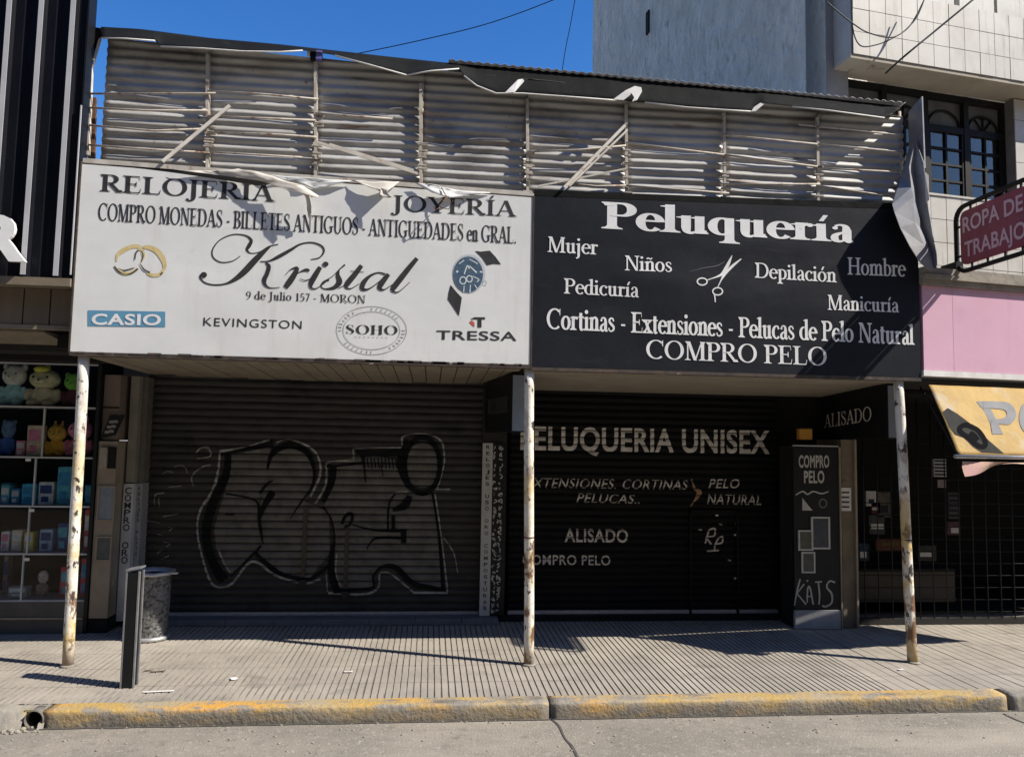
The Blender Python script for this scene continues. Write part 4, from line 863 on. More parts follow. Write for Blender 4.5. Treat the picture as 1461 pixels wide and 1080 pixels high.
# ================================================================== LEFT NEIGHBOUR
lb = thing('neighbour_building', 'toy shop building with black ribbed cladding at the left edge', 'building', (-4.2, .0, 0))
XE = -2.685
MB().box(-9, XE-.03, .6, 6, 2.34, 3.45).build('wall', M_wall, lb)
mb = MB(); xx = XE-.01; prof = []
while xx > -6.5:
    prof += [(xx, 0), (xx-.05, 0), (xx-.062, -.0), (xx-.075, -.03), (xx-.115, -.03), (xx-.128, 0), (xx-.18, 0), (xx-.19, .012), (xx-.2, .012)]; xx -= .228
r0 = [Vector((a, b, 2.83)) for a, b in prof]; r1 = [Vector((a, b, 6.6)) for a, b in prof]
mb.grid([r0, r1]); mb.box(-6.5, XE-.01, .03, .14, 2.83, 6.6); mb.build('cladding', M_clad, lb)
xx = XE-.01; k = 0
M_glint_trim = mat('pale_trim', (.46, .46, .48), (.4, .4, .42), 4, .5)  # tone for the painted sunlit rib flanks and one real pale strip
while xx > -4.2:
    MB().box(xx-.113, xx-.077, -.036, -.0315, 2.84, 6.6).build('rib_glint_and_trim', M_glint_trim, lb); xx -= .228  # pale strips paint sunlight onto the flanks of the black ribs
MB().box(XE-.006, XE+.006, -.02, .1, 2.86, 5.6).build('rib_glint_and_trim', M_blackm, lb)
p = at(106, 300, -.03); MB().box(p.x-.004, p.x+.004, -.03, -.02, at(103, 392, -.03).z, at(112, 150, -.03).z).build('rib_glint_and_trim', M_glint_trim, lb)
MB().box(-6.5, XE+.0, -.03, .16, 2.765, 2.825).build('drip_ledge', mat('ledge_brown', (.2, .165, .115), (.15, .12, .085), 6, .7), lb)
mb = MB(); xx = XE
while xx > -6.5:
    mb.box(xx-.185, xx-.006, .1, .13, 2.49, 2.762); xx -= .19
mb.build('fascia_boards', M_brown, lb)
mb = MB(); mb.box(-6.5, XE-.0, .09, .15, 2.455, 2.487); mb.hexa([(-6.5, .16, 2.44), (XE-.25, .16, 2.44), (XE-.25, .9, 2.36), (-6.5, .9, 2.36), (-6.5, .16, 2.452), (XE-.25, .16, 2.452), (XE-.25, .9, 2.452), (-6.5, .9, 2.452)]); mb.build('canopy_edge', mat('canopy_edge', (.24, .2, .15), (.17, .14, .1), 6, .8), lb)
MB().box(-6.5, XE+.02, .9, 1.02, 2.29, 2.452).build('lintel', M_dark, lb)
MB().box(-2.9, -2.7, .3, 1.0, 2.34, 2.44).build('junction', M_dark, lb)
rl = thing('sign_letter', 'big white letter R on the black cladding', 'letter', (-3.2, -.05, 2.95))
s = sans('R', .045); B0 = at(-30, 369, -.06); B1 = at(39.5, 371, -.06)
r = lay(s, B0, B1, (0, 0, at(10, 307.5, -.06).z-at(10, 370, -.06).z), (0, -1, 0), 0)
mb = MB()
bm = bmesh.new()
for f in r.f: bm.faces.new([bm.verts.new(r.v[i]) for i in f])
bmesh.ops.remove_doubles(bm, verts=bm.verts, dist=1e-4)
ext = bmesh.ops.extrude_face_region(bm, geom=bm.faces[:]); bmesh.ops.translate(bm, verts=[e for e in ext['geom'] if isinstance(e, bmesh.types.BMVert)], vec=(0, -.03, 0)); bmesh.ops.recalc_face_normals(bm, faces=bm.faces)
bm.verts.index_update(); mb.v = [v.co.copy() for v in bm.verts]; mb.f = [[v.index for v in f.verts] for f in bm.faces]; mb.sm = [False]*len(mb.f); bm.free()
mb.build('letter_body', M_wink, rl)
# shop window with shelves
YG = 1.05
sw = thing('shop_window', 'toy shop display window with white shelf edges', 'window', (-3.5, YG, 0))
XG = -2.89
MB().box(-6.5, XG, 1.5, 1.55, 0, 2.35).build('back_wall', M_dark, sw)
MB().box(-6.5, XG, YG-.02, YG+.1, 0, .262).build('base_panel', mat('base_panel', (.1, .09, .08), (.07, .065, .055), 4, .7), sw)
MB().box(-6.5, XG, YG-.035, YG-.022, .12, .135).build('base_trim', M_cream, sw)
M_sh = mat('shelf_edge', (.42, .43, .43), (.34, .35, .35), 6, .5)
shz = [at(20, q, YG).z for q in (518, 580, 652, 722, 790, 857)]
for i, z in enumerate(shz):
    MB().box(-6.5, XG, YG-.012, YG+.012, z-.007, z+.007).build('frame_rail', M_sh, sw)
    if 0 < i: MB().box(-6.5, XG, YG+.02, 1.48, z-.008, z+.004).build('shelf', mat('shelf_board', (.2, .2, .2), None, 5, .6), sw)
for q, z0, z1 in ((60, shz[2], shz[1]), (52, shz[3], shz[2]), (48, shz[4], shz[3]), (44, shz[5], shz[4])):
    x = at(q, 650, YG).x; MB().box(x-.006, x+.006, YG-.011, YG+.011, z0+.008, z1-.008).build('frame_post', M_sh, sw)
MB().box(-6.5, XG, YG-.002, YG+.002, shz[5]+.01, shz[0]-.01).build('glass_pane', M_glass, sw)
MB().box(XG, XG+.03, YG-.02, 1.5, 0, 2.3).build('frame_post', M_blackm, sw)
for q in ((40, 656), (45, 728), (38, 798)):
    c = at(q[0], q[1], YG-.02); MB().box(c.x-.02, c.x+.02, YG-.02, YG-.014, c.z-.012, c.z+.012).build('price_tag', M_strap, sw)
# plush toys and boxed goods on the shelves
def col(n, c, c2=None):
    c = tuple(min(.85, x*1.75) for x in c); return mat(n, c, c2 or tuple(x*.6 for x in c), 24, .95, bump=.8, bscale=130, bdist=.01)
M_eye = mat('black_eye', (.01, .01, .01), None, 5, .3)
def plush(x0, x1, y0, y1, label, cb, ch, ears='round', tuft=None, shelf=1):
    d = 1.22; a = at(x0, y1, d); b = at(x1, y0, d); wd = b.x-a.x; z0 = shz[shelf]+.006; hgt = at(x0, y0, d).z-at(x0, y1, d).z
    c = Vector((a.x+wd/2, d, z0)); o = thing('plush_toy', label, 'soft toy', c, 'soft toys in the shop window')
    mb = MB(); r = wd/2*1.22
    mb.ball(c+Vector((0, 0, hgt*.3)), (r*.62, r*.5, hgt*.29))
    for s in (-1, 1):
        mb.ball(c+Vector((s*r*.42, -r*.3, hgt*.1)), (r*.34, r*.45, hgt*.1)); mb.ball(c+Vector((s*r*.74, -r*.12, hgt*.3)), (r*.24, r*.28, hgt*.18))
    mb.build('body', cb, o, remesh=.012)
    mb = MB(); mb.ball(c+Vector((0, 0, hgt*.72)), (r*.82, r*.62, hgt*.26))
    for s in (-1, 1):
        if ears == 'round': mb.ball(c+Vector((s*r*.62, .01, hgt*.92)), (r*.24, r*.16, hgt*.09))
        elif ears == 'long': mb.ball(c+Vector((s*r*.3, .02, hgt*.98)), (r*.15, r*.12, hgt*.16))
    mb.ball(c+Vector((0, -r*.55, hgt*.66)), (r*.3, r*.2, hgt*.09))
    hd_ = mb.build('head', ch, o, remesh=.012)
    mb = MB()
    for s in (-1, 1): mb.ball(c+Vector((s*r*.36, -r*.6, hgt*.76)), (r*.07, r*.05, r*.07), 8, 6)
    mb.ball(c+Vector((0, -r*.76, hgt*.68)), (r*.07, r*.05, r*.05), 8, 6); mb.build('eyes', M_eye, hd_)
    if tuft: mb = MB(); mb.ball(c+Vector((-r*.1, -r*.2, hgt*.97)), (r*.42, r*.4, hgt*.1)); mb.ball(c+Vector((r*.1, -.02, hgt*1.02)), (r*.2, r*.2, hgt*.07)); mb.build('tuft', tuft, hd_)
    return o
plush(1, 40, 516, 577, 'pale plush bear in a mint suit on the top shelf, far left', col('mint', (.28, .5, .48)), col('offwhite', (.5, .48, .4)))
plush(40, 88, 522, 577, 'cream plush with a yellow tuft on the top shelf', col('cream_plush', (.48, .42, .28)), col('cream_head', (.5, .44, .26)), None, col('yellow_plush', (.6, .5, .06)))
plush(90, 124, 526, 576, 'bright green plush on the top shelf behind the left post', col('dark_red_plush', (.12, .03, .03)), col('green_plush', (.16, .42, .06)), 'round')
plush(0, 24, 596, 648, 'blue plush on the second shelf, far left', col('blue_plush', (.04, .09, .28)), col('greyblue_plush', (.1, .16, .26)), 'round', None, 2)
plush(66, 97, 602, 648, 'orange plush with long ears on the second shelf', col('orange_plush', (.5, .26, .03)), col('orange_head', (.52, .3, .05)), 'long', None, 2)
plush(95, 134, 596, 648, 'pink plush behind the left post on the second shelf', col('pink_plush', (.45, .14, .19)), col('pink_head', (.5, .17, .24)), 'long', None, 2)
plush(52, 70, 818, 856, 'small white and brown figure on the bottom shelf', col('figure_body', (.2, .13, .1)), col('figure_head', (.4, .36, .32)), None, None, 5)
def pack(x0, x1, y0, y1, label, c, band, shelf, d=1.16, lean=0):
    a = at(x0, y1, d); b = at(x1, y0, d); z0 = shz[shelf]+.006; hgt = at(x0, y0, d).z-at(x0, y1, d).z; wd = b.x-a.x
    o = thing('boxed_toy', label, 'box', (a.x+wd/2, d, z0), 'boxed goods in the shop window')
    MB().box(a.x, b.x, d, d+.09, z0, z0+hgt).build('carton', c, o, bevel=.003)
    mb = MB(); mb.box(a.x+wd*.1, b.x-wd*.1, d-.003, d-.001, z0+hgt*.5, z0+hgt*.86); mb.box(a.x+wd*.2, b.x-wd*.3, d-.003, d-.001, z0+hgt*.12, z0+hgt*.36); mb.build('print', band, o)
W_ = col('carton_white', (.5, .49, .46)); Bq = col('carton_blue', (.04, .2, .34)); Tq = col('carton_teal', (.08, .3, .36)); Yq = col('carton_yellow', (.5, .4, .08)); Rq = col('carton_red', (.4, .05, .07)); Nq = col('carton_navy', (.03, .05, .14)); Pq = col('carton_pink', (.5, .18, .24)); Cq = col('carton_cream', (.45, .38, .26))
pack(37, 61, 604, 648, 'pale card box with a small print on the second shelf', Cq, Pq, 2)
pack(22, 36, 626, 648, 'small pink tub between blue plush and pale box', Pq, W_, 2)
pack(0, 14, 692, 719, 'grey blue pack at the far left of the third shelf', Tq, W_, 3)
pack(15, 28, 697, 719, 'low dark blue pack on the third shelf', Bq, W_, 3)
pack(30, 52, 690, 719, 'bright blue pack left of the white pack on the third shelf', col('carton_sky', (.05, .32, .5)), Bq, 3)
pack(54, 77, 686, 718, 'white pack with a dark picture on the third shelf', W_, Nq, 3)
pack(80, 103, 664, 718, 'tall teal pack left of the post on the third shelf', Tq, Bq, 3)
pack(120, 133, 690, 718, 'blue pack right of the post on the third shelf', Bq, Tq, 3)
pack(0, 13, 760, 788, 'white and pink pack at the far left of the fourth shelf', W_, Pq, 4)
pack(15, 31, 758, 788, 'cream pack left of the yellow pack on the fourth shelf', Cq, W_, 4)
pack(33, 48, 761, 788, 'yellow pack on the fourth shelf', Yq, W_, 4)
pack(55, 75, 757, 788, 'pale blue patterned pack on the fourth shelf', col('carton_pale', (.26, .34, .42)), Nq, 4)
pack(118, 130, 728, 788, 'tall red pack right of the post on the fourth shelf', Rq, W_, 4)
pack(84, 104, 812, 855, 'red and teal bag left of the post on the bottom shelf', Rq, Tq, 5)
pack(113, 128, 800, 855, 'red and blue bag right of the post on the bottom shelf', Rq, Bq, 5)
pack(10, 38, 840, 855, 'low clear pack on the bottom shelf', col('carton_clear', (.2, .2, .19)), W_, 5)
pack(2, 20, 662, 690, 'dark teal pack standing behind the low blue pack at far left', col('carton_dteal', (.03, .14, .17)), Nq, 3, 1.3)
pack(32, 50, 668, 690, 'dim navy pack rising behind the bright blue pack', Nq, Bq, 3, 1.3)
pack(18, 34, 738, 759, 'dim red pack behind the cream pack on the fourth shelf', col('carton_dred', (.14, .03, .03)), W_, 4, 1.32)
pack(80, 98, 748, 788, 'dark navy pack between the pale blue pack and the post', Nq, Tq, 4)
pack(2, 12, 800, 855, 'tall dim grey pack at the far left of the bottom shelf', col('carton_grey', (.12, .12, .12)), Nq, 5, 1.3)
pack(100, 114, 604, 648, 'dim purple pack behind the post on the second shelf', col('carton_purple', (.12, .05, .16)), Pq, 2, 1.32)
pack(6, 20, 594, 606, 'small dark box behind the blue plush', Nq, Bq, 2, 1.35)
# pilaster with its fittings
pi = thing('pilaster', 'stained beige pilaster between toy shop and graffiti shutter', 'pilaster', (-2.79, YG, 0))
XP0, XP1 = XG+.034, -2.70
mb = MB(); mb.box(XP0, XP1, YG, 1.5, .12, 1.62); mb.build('lower_face', M_cream, pi, bevel=.004); MB().box(XP0, XP1-.02, YG+.04, 1.5, 1.63, 2.2).build('upper_face', mat('pilaster_panel', (.2, .155, .125), (.15, .12, .1), 4, .8), pi, bevel=.004)
MB().box(XP0, XP1+.0, YG-.0, 1.5, 0, .115).build('plinth', M_dark, pi); MB().box(XP0, XP1-.02, YG+.036, YG+.04, 1.905, 1.918).build('joint', M_dark, pi)
def frame(x0, x1, y0, y1, Y, label, mf, mi, cat='picture frame', name='picture_frame', group=None, tk=.012):
    a = at(x0, y1, Y); b = at(x1, y0, Y); o = thing(name, label, cat, ((a.x+b.x)/2, Y, a.z), group)
    MB().box(a.x+tk, b.x-tk, Y-.008, Y-.002, a.z+tk, b.z-tk).build('picture', mi, o)
    mb = MB(); mb.box(a.x, a.x+tk, Y-.016, Y-.001, a.z, b.z); mb.box(b.x-tk, b.x, Y-.016, Y-.001, a.z, b.z); mb.box(a.x+tk, b.x-tk, Y-.0155, Y-.001, a.z, a.z+tk); mb.box(a.x+tk, b.x-tk, Y-.0155, Y-.001, b.z-tk, b.z); mb.build('frame', mf, o); return o
frame(138, 166, 693, 743, YG, 'pale blue framed notice on the beige pilaster', M_cream, mat('blue_notice', (.14, .17, .2), (.2, .22, .24), 12, .5))
frame(136, 161, 765, 800, YG, 'small dark framed notice low on the beige pilaster', M_cream, mat('dark_notice', (.05, .06, .055), (.09, .1, .09), 20, .5))
a = at(144, 668, YG); b = at(167, 638, YG)
o = thing('meter_box', 'open grey electric meter box on the beige pilaster', 'meter box', (a.x, YG, a.z))
MB().box(a.x, a.x+(b.x-a.x)*.5, YG-.05, YG-.002, a.z, b.z).build('case', mat('meter_grey', (.3, .27, .22), (.22, .2, .16), 20, .7), o, bevel=.004); MB().box(a.x+(b.x-a.x)*.52, b.x, YG-.03, YG-.002, a.z, b.z).build('recess', M_dark, o)
P = [at(145, 626, YG), at(166, 621, YG), at(180, 592, YG), at(159, 592, YG)]
o = thing('wall_plaque', 'slanted black plaque with pale marks above the meter box', 'plaque', (P[0].x, YG, P[0].z))
MB().slab([p+Vector((0, -.03, 0)) for p in P], (0, .015, 0)).build('plate', M_blackm, o)
mb = MB()
for i in range(3):
    for j in range(2): c = P[0].lerp(P[3], .25+i*.22).lerp(P[1].lerp(P[2], .25+i*.22), .3+j*.3); mb.box(c.x-.018, c.x+.018, YG-.034, YG-.031, c.z-.012, c.z+.012)
mb.build('marks', mat('pale_marks', (.2, .2, .19), None, 5, .7), o)

# ================================================================== RIGHT BUILDING
rbd = thing('corner_building', 'taller grey and white tiled building rising at the right', 'building', RB(.8, 1.2, 0))
VF = .7; UL = -.36; ZT = 15.0
mb = MB(); mb.rbox(UL, 4.5, 3.0, 7.0, 0, ZT); mb.rbox(UL, UL+.2, VF+.004, 3.0, 3.3, ZT); mb.build('side_wall', M_plast, rbd)
# front wall pieces around the windows
U0, U1, ZS, ZH = -.12, 1.80, 4.12, 5.19
MB().rbox(UL, U0-.002, VF, VF+.3, 3.3, 7.2).build('corner_pilaster', mat('corner_plaster', (.34, .34, .34), (.26, .26, .26), 4, .85, bump=.2, layers=[((.1, .09, .08), 5, .66, .75)]), rbd)
def tiles(u0, u1, z0, z1, v, parent, pu=.175, pz=.215, name='tile_facing'):
    j = MB().rbox(u0, u1, v, v+.2, z0, z1).build('joint_bed', M_joint, parent)
    mb = MB(); nu = max(1, round((u1-u0)/pu)); nz = max(1, round((z1-z0)/pz)); du = (u1-u0)/nu; dz = (z1-z0)/nz
    for i in range(nu):
        for k in range(nz):
            e = random.uniform(-.0015, .0015); mb.rbox(u0+i*du+.003, u0+(i+1)*du-.003, v-.01+e, v-.0005, z0+k*dz+.003, z0+(k+1)*dz-.003)
    mb.build(name, M_tile, parent); return j
tiles(U0, 4.5, 3.2, ZS-.02, VF, rbd)
tiles(U1, 4.5, ZS-.018, ZH, VF, rbd)
MB().rbox(U0-.002, U1+.0, VF-.02, VF+.16, ZS-.018, ZS+.002).build('window_sill', M_tile, rbd)
bal = MB().rbox(-.28, 4.5, .46, VF+.1, 5.2, 5.235).build('balcony_slab', mat('balcony_soffit', (.42, .38, .31), (.34, .3, .24), 3, .85, layers=[((.16, .12, .09), 4, .64, .74)]), rbd)
MB().rbox(-.275, -.262, .462, VF, 5.236, 6.5).build('balcony_side', mat('balcony_side', (.4, .39, .37), (.32, .31, .3), 3, .85), rbd)
zf = rb(1390, 12, .46).z
tiles(-.26, 4.5, 5.236, 5.236+.215*3, .46, rbd, .178, .215)
tiles(-.26, .42, 5.9, 7.0, VF-.02, rbd)
MB().rbox(.42, 4.5, VF+.1, VF+.4, 5.3, 7.2).build('joint_bed', M_tile, rbd)
def window(u0, u1, z0, z1, parent, nsash, arch=True):
    wn = MB(); v = VF+.10; wn.rbox(u0, u1, v+.03, v+.06, z0, z0+.04)
    o = MB().rbox(u0, u1, v+.32, v+.34, z0, z1).build('window', M_dark, parent)
    zt = z1-.36 if arch else z1
    f = MB(); f.rbox(u0, u0+.04, v, v+.06, z0, z1); f.rbox(u1-.04, u1, v, v+.06, z0, z1); f.rbox(u0+.04, u1-.04, v, v+.0595, zt-.03, zt+.035); f.rbox(u0+.04, u1-.04, v, v+.0595, z0, z0+.025)
    for i in range(1, nsash): c = u0+(u1-u0)*i/nsash; f.rbox(c-.028, c+.028, v-.004, v+.0605, z0+.026, z1)
    f.rbox(u0+.04, u1-.04, v+.001, v+.059, z1-.06, z1)
    f.build('frame', M_win, o)
    du = (u1-u0)/nsash
    for i in range(nsash):
        a = u0+du*i+.032+(.012 if i == 0 else 0); b = u0+du*(i+1)-.032-(.012 if i == nsash-1 else 0)
        s = MB(); mid = (a+b)/2; s.rbox(a, a+.022, v+.004, v+.05, z0+.026, zt-.031); s.rbox(b-.022, b, v+.004, v+.05, z0+.026, zt-.031); s.rbox(mid-.011, mid+.011, v+.006, v+.048, z0+.026, zt-.031)
        for k in range(1, 4): z = z0+.026+(zt-.057-z0)*k/4; s.rbox(a+.023, mid-.0115, v+.007, v+.047, z-.010, z+.010); s.rbox(mid+.0115, b-.023, v+.007, v+.047, z-.010, z+.010)
        s.build('sash', M_win, o)
        MB().rbox(a+.02, b-.02, v+.025, v+.028, z0+.03, zt-.03).build('pane', M_wglass, o)
        rows = [[], []]; n = 30
        for k in range(n+1):
            u = a+(b-a)*k/n; w_ = .02*math.sin(k*1.3+i)+.01*math.sin(k*2.9)
            rows[0].append(RB(u, v+.075+w_, z0)); rows[1].append(RB(u, v+.075+w_*.4, zt-.12))
        MB().grid(rows, True).build('curtain', M_curt, o)
        if arch:
            t = MB(); c = (a+b)/2; R0 = (b-a)/2*.92; pts = [RB(c+R0*math.cos(math.pi*k/12), v+.03, zt+.035+R0*.85*math.sin(math.pi*k/12)) for k in range(13)]
            t.tube(pts, .012, 6)
            if i % 2 == (nsash-1) % 2:
                for q in (55, 90, 125): t.tube([RB(c, v+.03, zt+.035), RB(c+R0*math.cos(rad(q)), v+.03, zt+.035+R0*.85*math.sin(rad(q)))], .010, 6)
                for q in (70, 110): t.tube([RB(c, v+.03, zt+.16), RB(c+R0*math.cos(rad(q)), v+.03, zt+.035+R0*.85*math.sin(rad(q)))], .006, 6)
            t.build('arch_tracery', M_win, o)
            MB().rbox(a, b, v+.045, v+.05, zt+.036, z1-.061).build('arch_panel', mat('arch_panel', (.17, .17, .165), (.11, .11, .105), 6, .7), o)
    return o
window(U0, U1, ZS, ZH, rbd, 4)
window(.75, 1.75, 5.96, 7.0, rbd, 2, False)
a = rb(924, 14, VF)
# slot in the side wall: a dark block on the plaster, painting the shade of its opening
dr = ray(925, 33); nrm_ = E1; pL = RB(UL, VF, 0); tt = (pL-CAM).dot(E1)/dr.dot(E1); c = CAM+dr*tt
mb = MB(); e = E2*.05; h_ = .17; mb.hexa([c-e-E1*.02+Vector((0, 0, -h_)), c+e-E1*.02+Vector((0, 0, -h_)), c+e+E1*.004+Vector((0, 0, -h_)), c-e+E1*.004+Vector((0, 0, -h_)), c-e-E1*.02+Vector((0, 0, h_)), c+e-E1*.02+Vector((0, 0, h_)), c+e+E1*.004+Vector((0, 0, h_)), c-e+E1*.004+Vector((0, 0, h_))]); mb.build('slot_window', M_dark, rbd)
# canopy with cornice over the right shop
mb = MB(); mb.rbox(-.02, 4.5, .0, VF-.015, 3.06, 3.075); mb.rbox(-.02, 4.5, -.045, .0, 3.045, 3.09); mb.rbox(-.02, 4.5, -.07, -.0, 3.092, 3.13); mb.rbox(-.02, 4.5, -.05, .3, 3.132, 3.19); mb.build('cornice', M_corn, rbd)
MB().rbox(.02, 4.5, .06, 1.5, 2.25, 2.27).build('canopy_soffit', M_wall, rbd)
pk = thing('fascia_sign', 'plain pink fascia panel below the cornice at the right', 'sign', RB(.8, 0, 2.3))
mb = MB(); mb.rbox(.0, .30, -.012, .05, 2.335, 3.042); mb.rbox(.303, 1.75, -.012, .05, 2.335, 3.042); mb.rbox(1.753, 3.2, -.012, .05, 2.335, 3.042); mb.build('panel', M_pink, pk)
MB().rbox(-.01, 3.2, -.02, .05, 2.285, 2.333).build('white_edge', M_strap, pk)
# awning
aw = thing('awning', 'faded yellow awning with grey lettering and a dark oval picture', 'awning', RB(.6, -.2, 1.7))
A0 = rb(1325, 549, .0); A1 = A0+E1*2.2
q = rb(1369, 649, .0)
vb = -.36; Bz = rb(1369, 649, vb).z; ub = (rb(1367, 649, vb)-RO).dot(E1)
def AW(s, t_):   # s along (m), t_ 0 top .. 1 bottom
    u_top = (A0-RO).dot(E1); u = u_top+(ub-u_top)*t_+s
    sag = .035*math.sin(math.pi*t_)*(.6+.4*math.sin(s*3.2))+.026*mnoise.noise(Vector((s*3.5+t_*3, t_*2.2, 5)))*math.sin(math.pi*min(1, t_+.1))+.006*mnoise.noise(Vector((s*13+t_*9, t_*6, 9)))*math.sin(math.pi*t_)
    return RB(u, .0+vb*t_-sag*.6, A0.z+(Bz-A0.z)*t_-sag*.5)
rows = [[AW(2.3*i/60, k/16) for i in range(61)] for k in range(17)]
cv = MB().grid(rows, True).build('canopy_cloth', M_yel, aw, solid=.003)
an = (AW(.6, .45)-AW(.5, .5)).cross(AW(.5, .55)-AW(.5, .5)).normalized()
if an.y > 0: an = -an
def awpx(x, y):     # photo pixel to the cloth
    d = ray(x, y); best = None
    p0 = AW(.3, 0); p1 = AW(.3, 1); p2 = AW(.9, 0); n = (p1-p0).cross(p2-p0).normalized(); tt = (p0-CAM).dot(n)/d.dot(n); p = CAM+d*tt
    t_ = (p-A0).dot(p1-p0)/(p1-p0).length_squared; t_ = max(.02, min(.98, (p.z-A0.z)/(Bz-A0.z))); u_top = (A0-RO).dot(E1)
    s = (p-RO).dot(E1)-u_top-(ub-u_top)*t_; return s, t_
def awdraw(t2, m, off, nm):
    mb = MB()
    for p, k in t2.q:
        mb.add([AW(*awpx(a, b))+an*(off+k*.0006) for a, b in p], [tuple(range(len(p)))])
    return mb.build(nm, m, cv, norm=False)
def dense(t2, n=5):
    o = T2()
    for p, k in t2.q:
        if len(p) != 4: o.q.append((p, k)); continue
        for i in range(n):
            f0, f1 = i/n, (i+1)/n; L = lambda a, b, f: (a[0]+(b[0]-a[0])*f, a[1]+(b[1]-a[1])*f)
            o.q.append(([L(p[0], p[1], f0), L(p[0], p[1], f1), L(p[3], p[2], f1), L(p[3], p[2], f0)], k))
    return o
t = T2(); L6 = lambda P: [(1280+a/6, 520+b/6) for a, b in P]
t.poly(L6([(665, 308), (720, 308), (745, 355), (700, 355)]), 0); t.poly(L6([(700, 340), (770, 340), (845, 490), (780, 490)]), 1); t.poly(L6([(780, 490), (845, 490), (890, 586), (800, 588)]), 2)
t.rib([(1280+a/6, 520+b/6, c/6) for a, b, c in [(720, 335, 55), (830, 335, 55), (920, 350, 70), (960, 410, 80), (930, 465, 70), (850, 475, 45), (790, 475, 40)]], 3)
t.ell(1280+1150/6, 520+450/6, 15, 19, 12, k=2)
awdraw(dense(t, 3), M_gink, .004, 'lettering')
t = T2(); t.poly(L6([(375, 400), (420, 365), (500, 410), (480, 590), (430, 520)]), 0); t.poly(L6([(500, 410), (620, 500), (560, 620), (480, 590)]), 0); t.poly(L6([(620, 500), (770, 640), (720, 752), (640, 700), (560, 620)]), 0); t.poly(L6([(770, 640), (910, 762), (720, 752)]), 0)
t2_ = awdraw(t, mat('charcoal_print', (.032, .031, .028), (.045, .044, .04), 9, .9, spec=.1), .004, 'oval_picture')
t = T2(); t.rib([(1280+a/6, 520+b/6, 40/6) for a, b in [(600, 510), (680, 560), (740, 650), (735, 700), (680, 690), (600, 620), (530, 570), (520, 530), (560, 505), (600, 510)]], 1); t.rib([(1280+a/6, 520+b/6, 60/6) for a, b in [(600, 580), (640, 610), (670, 650)]], 2)
awdraw(t, mat('ring_print', (.007, .007, .008), None, 5, .95, spec=.05), .006, 'oval_picture')
r0 = AW(-.03, 1)+Vector((0, 0, -.012)); MB().tube([r0, AW(2.3, 1)+Vector((0, 0, -.012))], .016, 10).build('front_bar', M_alu, aw)
rows = []
for k in range(4):
    r = []
    for i in range(50):
        s = .05+i*.045; dz = (.12-.09*min(1, s/.35)+.02*math.sin(s*9)); p = AW(s, 1)+Vector((0, 0, -.05-dz*k/3)); p.y += .02*math.sin(s*14+k); r.append(p)
    rows.append(r)
MB().grid(rows, True).build('valance', mat('pink_valance', (.55, .3, .3), (.45, .36, .2), 3, .8), aw)
MB().tube([RB(.06, .1, 2.2), AW(.0, 1)], .008, 6).build('arm', M_blackm, aw)
# projecting sign
XS_ = 4.38
rs = thing('projecting_sign', 'maroon street sign reading ROPA DE TRABAJO in a black tube frame', 'sign', (XS_, -.5, 3.16))
def rr_(y0, y1, z0, z1, r, n=5):
    pts = []
    for cy, cz, a0 in ((y0+r, z1-r, 90), (y0+r, z0+r, 180), (y1-r, z0+r, 270), (y1-r, z1-r, 0)):
        for k in range(n+1): a = rad(a0+90*k/n); pts.append((cy+r*math.cos(a), cz+r*math.sin(a)))
    return pts
fr = [Vector((XS_, y, z)) for y, z in rr_(-.83, .03, 3.165, 3.715, .11)]
MB().tube(fr+[fr[0]], .02, 8, False).build('tube_frame', M_win, rs)
MB().slab([Vector((XS_-.012, y, z)) for y, z in rr_(-.78, -.035, 3.215, 3.665, .06)], (.024, 0, 0)).build('panel', M_maroon, rs)
t = MB()
for y in (-.15, -.33, -.52, -.7): t.box(XS_-.006, XS_+.006, y-.008, y+.008, 3.17, 3.215); t.box(XS_-.006, XS_+.006, y-.008, y+.008, 3.665, 3.71)
for z in (3.3, 3.55): t.box(XS_-.006, XS_+.006, -.035, .02, z-.008, z+.008)
t.build('clips', M_win, rs); MB().box(XS_-.03, XS_+.03, .0, .2, 3.2, 3.26).build('bracket', M_win, rs)
pn = [o for o in rs.children if o.name.startswith('panel')][0]
lay(sans('ROPA DE', .02), (XS_, -.07, 3.485), (XS_, -.73, 3.485), (0, 0, .13), (-1, 0, 0), .015).build('lettering', M_pinkink, pn, norm=False)
lay(sans('TRABAJO', .02), (XS_, -.085, 3.275), (XS_, -.75, 3.275), (0, 0, .13), (-1, 0, 0), .015).build('lettering', M_pinkink, pn, norm=False)

# black hair panel and brown pilaster right of the black shutter
YB = 1.0
a = at(1134, 870, YB); b = at(1196, 638, YB); c0 = at(1134, 898, YB)
hp = thing('advert_panel', 'tall black board reading COMPRO PELO with small frames', 'board', ((a.x+b.x)/2, YB, 0))
bd = MB().box(a.x, b.x, YB, YB+.03, a.z, b.z).build('board', M_blackm, hp, bevel=.004)
MB().box(a.x+.004, b.x, YB+.031, 1.3, .003, b.z-.002).build('core', M_dark, hp)
MB().box(a.x, b.x, YB-.006, YB+.03, 0.003, a.z-.002).build('white_base', mat('grey_base', (.36, .36, .37), (.28, .28, .29), 5, .7), hp, bevel=.004)
MB().box(a.x, b.x, YB-.004, YB+.02, b.z+.002, b.z+.014).build('top_trim', M_alu, hp)
MB().box(b.x+.002, b.x+.016, YB-.012, YB+.05, .003, b.z).build('side_trim', M_cream, hp)
m_d = mat('dim_white', (.46, .45, .42), (.38, .37, .35), 9, .7)
for w_, p0, p1, yt in (('COMPRO', (1139.5, 666.5), (1183, 666.5), 649), ('PELO', (1147, 688.5), (1176, 688.5), 671)): sign_text(sans(w_, .03, 0, 1.08), p0, p1, yt, YB, .003).build('lettering', m_d, bd, norm=False)
e = lambda P: [(1061+x/3.6, 780+y/3.6, w_/3.6) for x, y, w_ in P]
